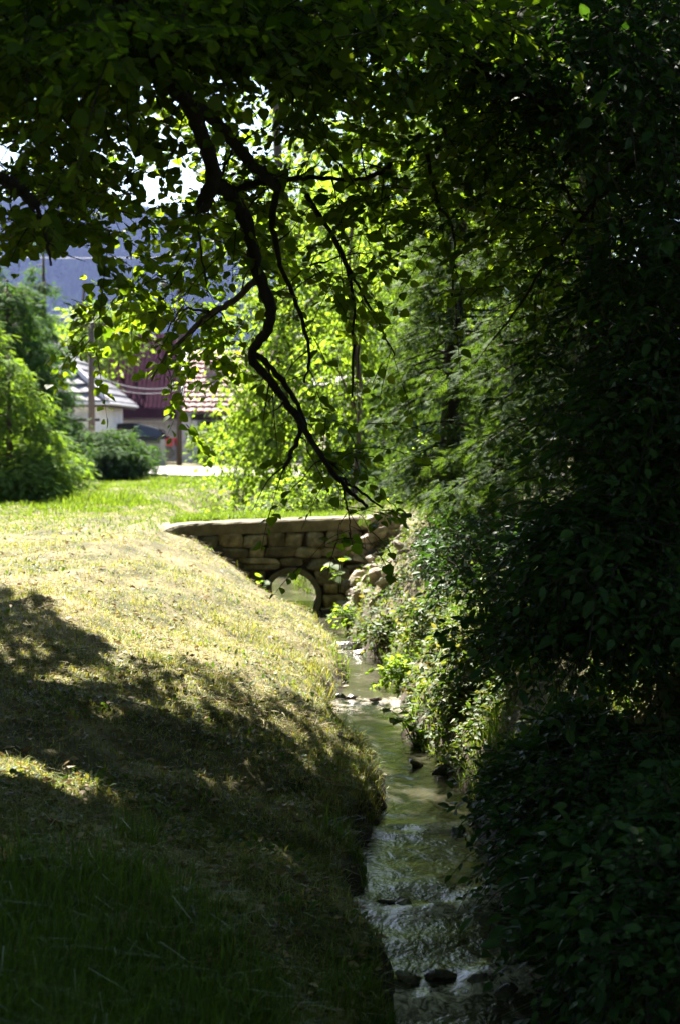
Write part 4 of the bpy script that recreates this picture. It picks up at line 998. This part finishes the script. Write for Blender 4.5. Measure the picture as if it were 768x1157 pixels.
# ================================================================ houses by the lane
GZ = -1.2
def tile_roof(m, a, b, c, d, nx, ny, t=.03):
    """tiled slope a-b (eave, left to right), d-c (ridge): overlapping courses of barrel tiles"""
    a, b, c, d = (np.asarray(q, float) for q in (a, b, c, d)); n = np.cross(b - a, d - a); n /= np.linalg.norm(n)
    for j in range(ny):
        v0, v1 = j / ny, min((j + 1.15) / ny, 1.)
        nxs = nx * 4
        lo = [a + (d - a) * v0 + ((b + (c - b) * v0) - (a + (d - a) * v0)) * (i / nxs) + n * (t * 1.5 + t * abs(math.sin(i * math.pi / 4))) for i in range(nxs + 1)]
        hi = [a + (d - a) * v1 + ((b + (c - b) * v1) - (a + (d - a) * v1)) * (i / nxs) + n * (t * .2 + t * .6 * abs(math.sin(i * math.pi / 4))) for i in range(nxs + 1)]
        un = [p - n * t * 1.4 for p in lo]
        k = nxs + 1
        m.add(lo + hi + un, [(i, i + 1, k + i + 1, k + i) for i in range(nxs)] + [(2 * k + i, 2 * k + i + 1, i + 1, i) for i in range(nxs)])
# white house
hz = empty('white_house', (-10.4, 51, GZ), 'low white house with a grey hipped tile roof behind the spruces', 'house')
X0, X1, Y0, Y1, EZ, AZ_ = -13.8, -6.95, 48, 54, .92, 4.25
m = MB(); m.box((X0, Y0, GZ), (X1, Y1, EZ)); m.build('wall', 'white', hz)
o_ = .38; e = EZ - .08
A_, B_, C_, D_ = (X0 - o_, Y0 - o_, e), (X1 + o_, Y0 - o_, e), (X1 + o_, Y1 + o_, e), (X0 - o_, Y1 + o_, e); ap = (-10.37, 51, AZ_)
m = MB()
for (p, q) in ((A_, B_), (B_, C_), (C_, D_), (D_, A_)):
    tile_roof(m, p, q, ap, ap, 14, 14, .035)
rf = m.build('roof', 'slate', hz)
m = MB(); m.tube([np.array(B_) + [0, 0, .08], np.array(ap) + [0, 0, .06]], .09, 6); m.tube([np.array(A_) + [0, 0, .08], np.array(ap) + [0, 0, .06]], .09, 6); m.build('hip_tiles', 'greyplaster', rf)
m = MB(); m.box((X0 - o_, Y0 - o_ + .01, e - .14), (X1 + o_, Y0 - o_ + .06, e - .01)); m.box((X1 + o_ - .05, Y0 - o_ + .07, e - .14), (X1 + o_, Y1 + o_, e - .01)); m.build('fascia', 'darkwood', rf)
m = MB(); m.box((X0, Y0 - o_ + .06, e - .05), (X1 + o_ - .06, Y0 - .01, e - .02)); m.box((X1 + .01, Y0, e - .05), (X1 + o_ - .06, Y1, e - .02)); m.build('soffit', 'white', rf)
m = MB(); m.tube([(X0 - o_, Y0 - o_ - .05, e - .03), (X1 + o_ + .05, Y0 - o_ - .05, e - .03)], .05, 6); m.tube([(X1 + o_ + .05, Y0 - o_ - .05, e - .03), (X1 + o_ + .05, Y1 + o_, e - .03)], .05, 6); m.build('gutter', 'chrome', rf)
for (wx, wy) in ((-7.75, Y0), (-10.1, Y0), (-12.3, Y0)):
    m = MB(); w_, h_ = .75, .95
    for bx in ((wx - w_ / 2 - .06, wx - w_ / 2), (wx + w_ / 2, wx + w_ / 2 + .06), (wx - .025, wx + .025)): m.box((bx[0], wy - .04, -.75), (bx[1], wy - .005, -.75 + h_))
    m.box((wx - w_ / 2 - .06, wy - .042, -.81), (wx + w_ / 2 + .06, wy - .005, -.752)); m.box((wx - w_ / 2 - .06, wy - .042, -.748 + h_), (wx + w_ / 2 + .06, wy - .005, -.69 + h_))
    f = m.build('window', 'darkwood', hz)
    m = MB(); m.box((wx - w_ / 2, wy - .02, -.75), (wx + w_ / 2, wy - .004, -.75 + h_)); m.build('pane', 'glass', f)
m = MB(); m.box((-8.5, Y0 - .3, .3), (-6.8, Y0 - .22, .38)); m.build('beam', 'darkwood', hz)

# maroon-roofed building
mh = empty('maroon_roof_building', (-6.2, 60, GZ), 'outbuilding with a steep dark maroon standing seam roof', 'building')
X0, X1 = -9.6, -5.28; Y0, Y1 = 57.2, 63
m = MB(); m.box((X0 + .2, Y0 + .3, GZ), (X1 - .15, Y1, .42)); m.build('wall', 'greyplaster', mh)
m = MB()
ev, rd_ = np.array([0, Y0, .82]), np.array([0, 60.2, 3.5])
m.prism([(X0, Y0, .82), (X1, Y0, .82), (X1, 60.2, 3.5), (X0, 60.2, 3.5)], (0, -.03, -.06))
m.prism([(X0, 63.2, .82), (X1, 63.2, .82), (X1, 60.21, 3.5), (X0, 60.21, 3.5)], (0, .03, -.06))
for i in range(29):
    x = X0 + .05 + i * (X1 - X0 - .1) / 28
    m.prism([(x - .014, Y0 - .002, .822), (x + .014, Y0 - .002, .822), (x + .014, 60.19, 3.502), (x - .014, 60.19, 3.502)], (0, -.016, .018))
rf = m.build('roof', 'maroon', mh)
m = MB(); m.box((X0, Y0 - .04, .46), (X1, Y0 + .28, .76)); m.build('fascia', 'maroon', rf)
m = MB(); m.box((X0 + .1, Y0 - .02, .40), (X1 - .1, Y0 + .3, .455)); m.build('eave_board', 'wood', rf)
for x in (-7.35, -6.55, -5.85):
    m = MB(); m.box((x - .36, Y0 + .27, GZ), (x + .36, Y0 + .295, .3)); m.build('door_leaf', 'greyconc', mh)
m = MB(); m.prism([(X1 - .16, Y0 + .3, .45), (X1 - .16, 63, .45), (X1 - .16, 60.2, 3.3)], (.02, 0, 0)); m.build('gable', 'greyplaster', mh)

# brown tiled house further back
bh = empty('brown_roof_house', (-9.5, 72, GZ), 'house with a faded brown tile roof seen above the maroon roof', 'house')
m = MB(); m.box((-12.3, 70, GZ), (-6.8, 76, 1.6)); m.build('wall', 'white', bh)
m = MB(); tile_roof(m, (-12.6, 69.6, 1.5), (-6.5, 69.6, 1.5), (-6.5, 73, 4.1), (-12.6, 73, 4.1), 18, 11, .04); tile_roof(m, (-6.5, 76.4, 1.5), (-12.6, 76.4, 1.5), (-12.6, 73, 4.1), (-6.5, 73, 4.1), 18, 11, .04); m.build('roof', 'browntile', bh)
for x in (-6.82, -12.3):
    m = MB(); m.prism([(x, 70, 1.6), (x, 76, 1.6), (x, 73, 4.0)], (.02, 0, 0)); m.build('gable', 'white', bh)
m = MB(); m.box((-8.6, 72.6, 3.6), (-8.1, 73.1, 4.9)); m.build('chimney', 'wood', bh)

# red tiled house
rh = empty('red_roof_house', (-3.5, 58, GZ), 'house with a pale red tile roof and white end wall by the lane', 'house')
m = MB(); m.box((-5.22, 54.6, GZ), (-4.82, 59.8, .5)); m.box((-4.82, 57.4, GZ), (-1.2, 59.8, .5)); m.build('wall', 'white', rh)
m = MB(); tile_roof(m, (-5.1, 54.3, .62), (-1.1, 54.3, .62), (-1.1, 57.2, 2.75), (-5.1, 57.2, 2.75), 16, 13, .04); tile_roof(m, (-1.1, 60.2, .62), (-5.1, 60.2, .62), (-5.1, 57.2, 2.75), (-1.1, 57.2, 2.75), 16, 13, .04); rf = m.build('roof', 'pinktile', rh)
m = MB(); m.box((-4.5, 56.0, 1.55), (-4.1, 56.4, 2.35)); m.build('chimney', 'pinktile', rf)
m = MB(); m.prism([(-5.24, 54.2, .55), (-5.24, 54.2, .72), (-5.24, 57.2, 2.92), (-5.24, 60.3, .72), (-5.24, 60.3, .55), (-5.24, 57.2, 2.72)], (.12, 0, 0)); m.build('barge_board', 'white', rf)
m = MB(); m.prism([(-5.1, 54.6, .5), (-5.1, 59.8, .5), (-5.1, 57.2, 2.6)], (.05, 0, 0)); m.build('gable', 'white', rh)
for x in (-4.8, -3.2):
    m = MB(); m.box((x, 54.65, GZ), (x + .18, 54.8, .37)); m.build('porch_post', 'white', rh)
m = MB(); m.box((-4.8, 54.62, .38), (-1.2, 54.8, .58)); m.build('porch_beam', 'darkwood', rh)
m = MB()
for i in range(13):
    x = -3.0 + i * .145; m.box((x, 54.55 + .01 * (i % 2), GZ), (x + .135, 54.6 + .01 * (i % 2), .25 + .03 * math.sin(i * 2.3)))
m.build('board_wall', 'board', rh)
m = MB(); m.box((-4.6, 57.2, GZ), (-3.2, 57.38, .35)); m.build('door', 'darkwood', rh)

# blue shed behind the bridge
bs = empty('blue_shed', (.9, 30.5, -1.0), 'blue sheet metal shed half hidden in leaves behind the bridge', 'shed')
m = MB(); m.box((-.25, 29.6, -1.1), (2.6, 32, .75)); m.build('wall', 'bluemetal', bs)
m = MB()
for i in range(11): x = -.2 + i * .27; m.box((x, 29.57, -1.05), (x + .03, 29.598, .74))
m.build('wall_ribs', 'bluemetal', bs)
m = MB(); m.prism([(-.45, 29.3, .76), (2.8, 29.3, .76), (2.8, 32.2, 1.05), (-.45, 32.2, 1.05)], (0, 0, .06)); m.build('roof', 'greyconc', bs)
bp = MB(); bp.tube([P(318, 545, 29.3), P(332, 486, 29.4)], .06, 8); tag(bp.build('leaning_pole', 'bluemetal', None, True), 'leaning pale blue metal pole among the sunlit shrubs', 'pole')
cb = MB(); c0 = P(456, 566, 25); cb.box((c0[0] - .42, 24.7, -1.1), (c0[0] + .36, 25.3, -.80)); tag(cb.build('concrete_block', 'pipe', None, False, .03), 'low brown concrete block behind the right end of the bridge', 'block')

# poles, wires, fence, car
def pole(px, D, zt, r, lab):
    x = (px - 384) / F * D; z = float(height(x, D))
    t = empty('wooden_pole', (x, D, z), lab, 'pole')
    m = MB(); m.tube([(x, D, z - .3), (x + .01, D, 1), (x + .02, D, zt)], [r, r * .92, r * .8], 10); m.build('shaft', 'wood', t, True)
    m = MB(); m.box((x - .5, D - .06, zt - .32), (x + .5, D + .06, zt - .2)); m.build('crossarm', 'wood', t)
    for k in (-.42, .42):
        m = MB(); m.tube([(x + k, D, zt - .2), (x + k, D, zt - .05)], [.035, .05], 8); m.build('insulator', 'white', t, True)
    return x, zt
pole(203, 50.3, 4.6, .085, 'brown wooden pole at the near edge of the lane beside the fence')
m = MB(); x = (187 - 384) / F * 49; m.box((x - .09, 48.9, -1.3), (x + .09, 49.1, -.2)); 
xp, zp = pole(104, 46.5, 3.2, .10, 'wooden utility pole rising behind the juniper beside the white house')
def wire(name, a, b, sag, lab, r=.012):
    t = np.linspace(0, 1, 16)[:, None]; pts = np.asarray(a) * (1 - t) + np.asarray(b) * t; pts[:, 2] -= sag * 4 * (t * (1 - t))[:, 0]
    m = MB(); m.tube(pts, r, 5); tag(m.build(name, 'wire', None, True), lab, 'wire')
wire('power_line', P(-120, 334, 44), (xp - .42, 46.5, zp), .15, 'upper of the twin power lines crossing in front of the hill', .016)
wire('power_line', P(-120, 339, 44), (xp + .42, 46.5, zp - .02), .2, 'lower of the twin power lines crossing in front of the hill', .016)
wire('telephone_line', P(-140, 282, 60), P(260, 288, 60), .2, 'dark single line high in front of the hill', .016)
for i, (p, q) in enumerate([((100, 420), (203, 436)), ((100, 428), (203, 440))]):
    wire('house_line', P(*p, 47), P(*q, 50.3), .25, ['upper thin line hung between the two poles', 'lower thin line hung between the two poles'][i], .012)
cf = empty('concrete_fence', (-5.6, 49, -1.05), 'short grey concrete fence hiding the lower half of the car', 'fence')
m = MB(); m.box((-6.45, 49.0, -1.2), (-5.22, 49.06, -.33)); m.build('panel', 'greyconc', cf)
for x in (-6.55, -5.85, -5.14):
    m = MB(); m.box((x - .07, 48.93, -1.3), (x + .07, 49.12, -.22)); m.build('post', 'greyconc', cf, False, .012)
m = MB(); m.box((-6.45, 48.98, -.325), (-5.22, 49.08, -.27)); m.build('top_rail', 'stem', cf)

def car():
    t = empty('parked_car', (-7.3, 53.2, -1.12), 'dark car parked by the lane showing its red tail lamp', 'car')
    bx, by, bz = -7.3, 53.2, -1.12; L, W = 4.2, 1.7
    def Q(u, v, w): return (bx + u, by + v, bz + w)     # u along the car, rear at +u
    low = [(-2.1, .35), (-2.1, .62), (-1.9, .78), (-.95, .90), (1.75, .95), (2.05, .88), (2.1, .55), (2.08, .3), (1.72, .28), (1.62, .52), (1.35, .64), (1.08, .52), (.98, .26), (-.95, .26), (-1.05, .52), (-1.32, .64), (-1.6, .52), (-1.7, .28)]
    m = MB(); m.prism([Q(u, -W / 2, w) for u, w in low], (0, W, 0)); m.build('body', 'car', t, False, .035)
    cab = [(-.95, .90), (-.25, 1.36), (.9, 1.40), (1.6, 1.22), (1.9, .94)]
    m = MB(); a = [Q(u, -W / 2 + .08 + max(0, (w - .9)) * .3, w) for u, w in cab]; b = [Q(u, W / 2 - .08 - max(0, (w - .9)) * .3, w) for u, w in cab]
    m.add(a + b, [tuple(range(5)), tuple(range(9, 4, -1))] + [(i, i + 5, (i + 1) % 5 + 5, (i + 1) % 5) for i in range(5)]); m.build('cabin', 'car', t, False, .03)
    m = MB()
    m.prism([Q(-.72, -W / 2 + .07, .96), Q(-.25, -W / 2 + .165, 1.27), Q(.35, -W / 2 + .165, 1.29), Q(.35, -W / 2 + .07, .97)], (0, -.008, 0))
    m.prism([Q(.43, -W / 2 + .07, .97), Q(.43, -W / 2 + .165, 1.29), Q(.95, -W / 2 + .165, 1.28), Q(1.45, -W / 2 + .07, .98)], (0, -.008, 0)); m.build('side_window', 'carglass', t)
    m = MB(); m.prism([Q(1.64, -.58, 1.20), Q(1.64, .58, 1.20), Q(1.9, .66, .985), Q(1.9, -.66, .985)], (.012, 0, .012)); m.build('rear_window', 'carglass', t)
    for s in (-1, 1):
        m = MB(); m.box((bx + 1.86, by + s * .72 - .15, bz + .66), (bx + 2.12, by + s * .72 + .15, bz + .92)); m.build('tail_lamp', 'red', t, False, .02)
    m = MB(); m.box((bx + 2.0, by - W / 2 + .05, bz + .36), (bx + 2.16, by + W / 2 - .05, bz + .56)); m.build('bumper', 'car', t, False, .03)
    for u in (-1.32, 1.35):
        for s in (-1, 1):
            m = MB(); m.tube([Q(u, s * (W / 2 - .19), .31), Q(u, s * (W / 2 - .01), .31)], .31, 20); wl = m.build('wheel', 'tyre', t)
            m = MB(); m.tube([Q(u, s * (W / 2 - .03), .31), Q(u, s * (W / 2 + .002), .31)], .19, 14); m.build('rim', 'chrome', wl)
    m = MB(); m.box((bx - 1.9, by - W / 2 - .01, bz + .80), (bx + 1.8, by - W / 2 + .003, bz + .83)); m.build('trim_strip', 'chrome', t)
    return t
car()

# ================================================================ wooded hill
def hillz(X, Y):
    r = np.exp(-((Y - 2300) / 650) ** 2) * (320 + 40 * np.sin(X / 210 + 1) + 24 * np.sin(X / 90)) * np.exp(-((X + 500) / 1500) ** 2)
    return r - 12
tag(link('hill', grid_mesh('hill', np.linspace(-2200, 1500, 90), np.linspace(1100, 3600, 70), hillz), 'hill', None, True), kind='structure')
n = 9000
X = rng.uniform(-560, 60, n); Y = rng.uniform(1350, 2420, n); Z = hillz(X, Y)
hh = rng.uniform(12, 20, n); V = []; 
a = np.arange(6) * math.pi / 3
tiers = [(0.05, .24, .55), (.35, .17, .8), (.6, .10, 1.0)]
Vt = []; ft = []
for z0, r, z1 in tiers:
    k = len(Vt); Vt += [(r * math.cos(q), r * math.sin(q), z0) for q in a] + [(0, 0, z1)]; ft += [(k + i, k + (i + 1) % 6, k + 6) for i in range(6)]
Vt = np.array(Vt); V = np.c_[X, Y, Z][:, None] + Vt[None] * hh[:, None, None]
idx = (np.arange(n)[:, None] * len(Vt) + np.array(ft).ravel()[None]).ravel()
tag(link('hill_forest', np_mesh('hill_forest', V.reshape(-1, 3), idx, np.full(n * len(ft), 3)), 'hill_tree'), 'far spruce forest covering the hazy blue hill', 'forest', kind='stuff')

# ================================================================ haze
m = MB(); m.box((-3100, -320, -6), (3100, 4300, 420)); hz_ = m.build('haze', 'hill', None); tag(hz_, kind='stuff')
mt, nt, ns, L = new_mat('haze_air'); pv = nd(ns, 'ShaderNodeVolumePrincipled'); pv.inputs['Density'].default_value = .00007; pv.inputs['Color'].default_value = (.40, .50, 1, 1)
o = nd(ns, 'ShaderNodeOutputMaterial'); L.new(pv.outputs[0], o.inputs['Volume']); hz_.data.materials[0] = mt

# ================================================================ light, sky, camera
W = bpy.data.worlds.new('World'); S.world = W; W.use_nodes = True
wn, wl = W.node_tree.nodes, W.node_tree.links
sky = wn.new('ShaderNodeTexSky'); sky.sky_type = 'NISHITA'; sky.sun_disc = False; sky.sun_elevation = EL; sky.sun_rotation = -AZ
bg = wn['Background']; bg.inputs['Strength'].default_value = .05; wl.new(sky.outputs[0], bg.inputs[0])
sl = bpy.data.lights.new('sun', 'SUN'); sl.energy = 5; sl.angle = math.radians(.5); sl.color = (1, .94, .84)
so = bpy.data.objects.new('sun', sl); COL.objects.link(so); so.rotation_euler = Vector(-SUN).to_track_quat('-Z', 'Y').to_euler(); so.location = (0, 0, 30)
cam = bpy.data.cameras.new('camera'); co = bpy.data.objects.new('camera', cam); COL.objects.link(co)
cam.sensor_fit = 'VERTICAL'; cam.sensor_height = 36; cam.sensor_width = 36 * 768 / 1157; cam.lens = F / 1157 * 36
cam.clip_start = .05; cam.clip_end = 12000
co.location = (0, 0, 0); co.rotation_euler = (math.pi / 2 - PITCH, 0, 0)
cam.dof.use_dof = True; cam.dof.focus_distance = 10; cam.dof.aperture_fstop = 3.2
S.camera = co
S.view_settings.view_transform = 'Standard'; S.view_settings.look = 'None'; S.view_settings.exposure = 2.95; S.view_settings.gamma = 1
S.view_settings.use_curve_mapping = False
c = S.cycles
c.max_bounces = 7; c.diffuse_bounces = 3; c.glossy_bounces = 2; c.transmission_bounces = 4; c.transparent_max_bounces = 4; c.volume_bounces = 0
c.sample_clamp_indirect = 4; c.use_denoising = True; c.caustics_reflective = False; c.caustics_refractive = False
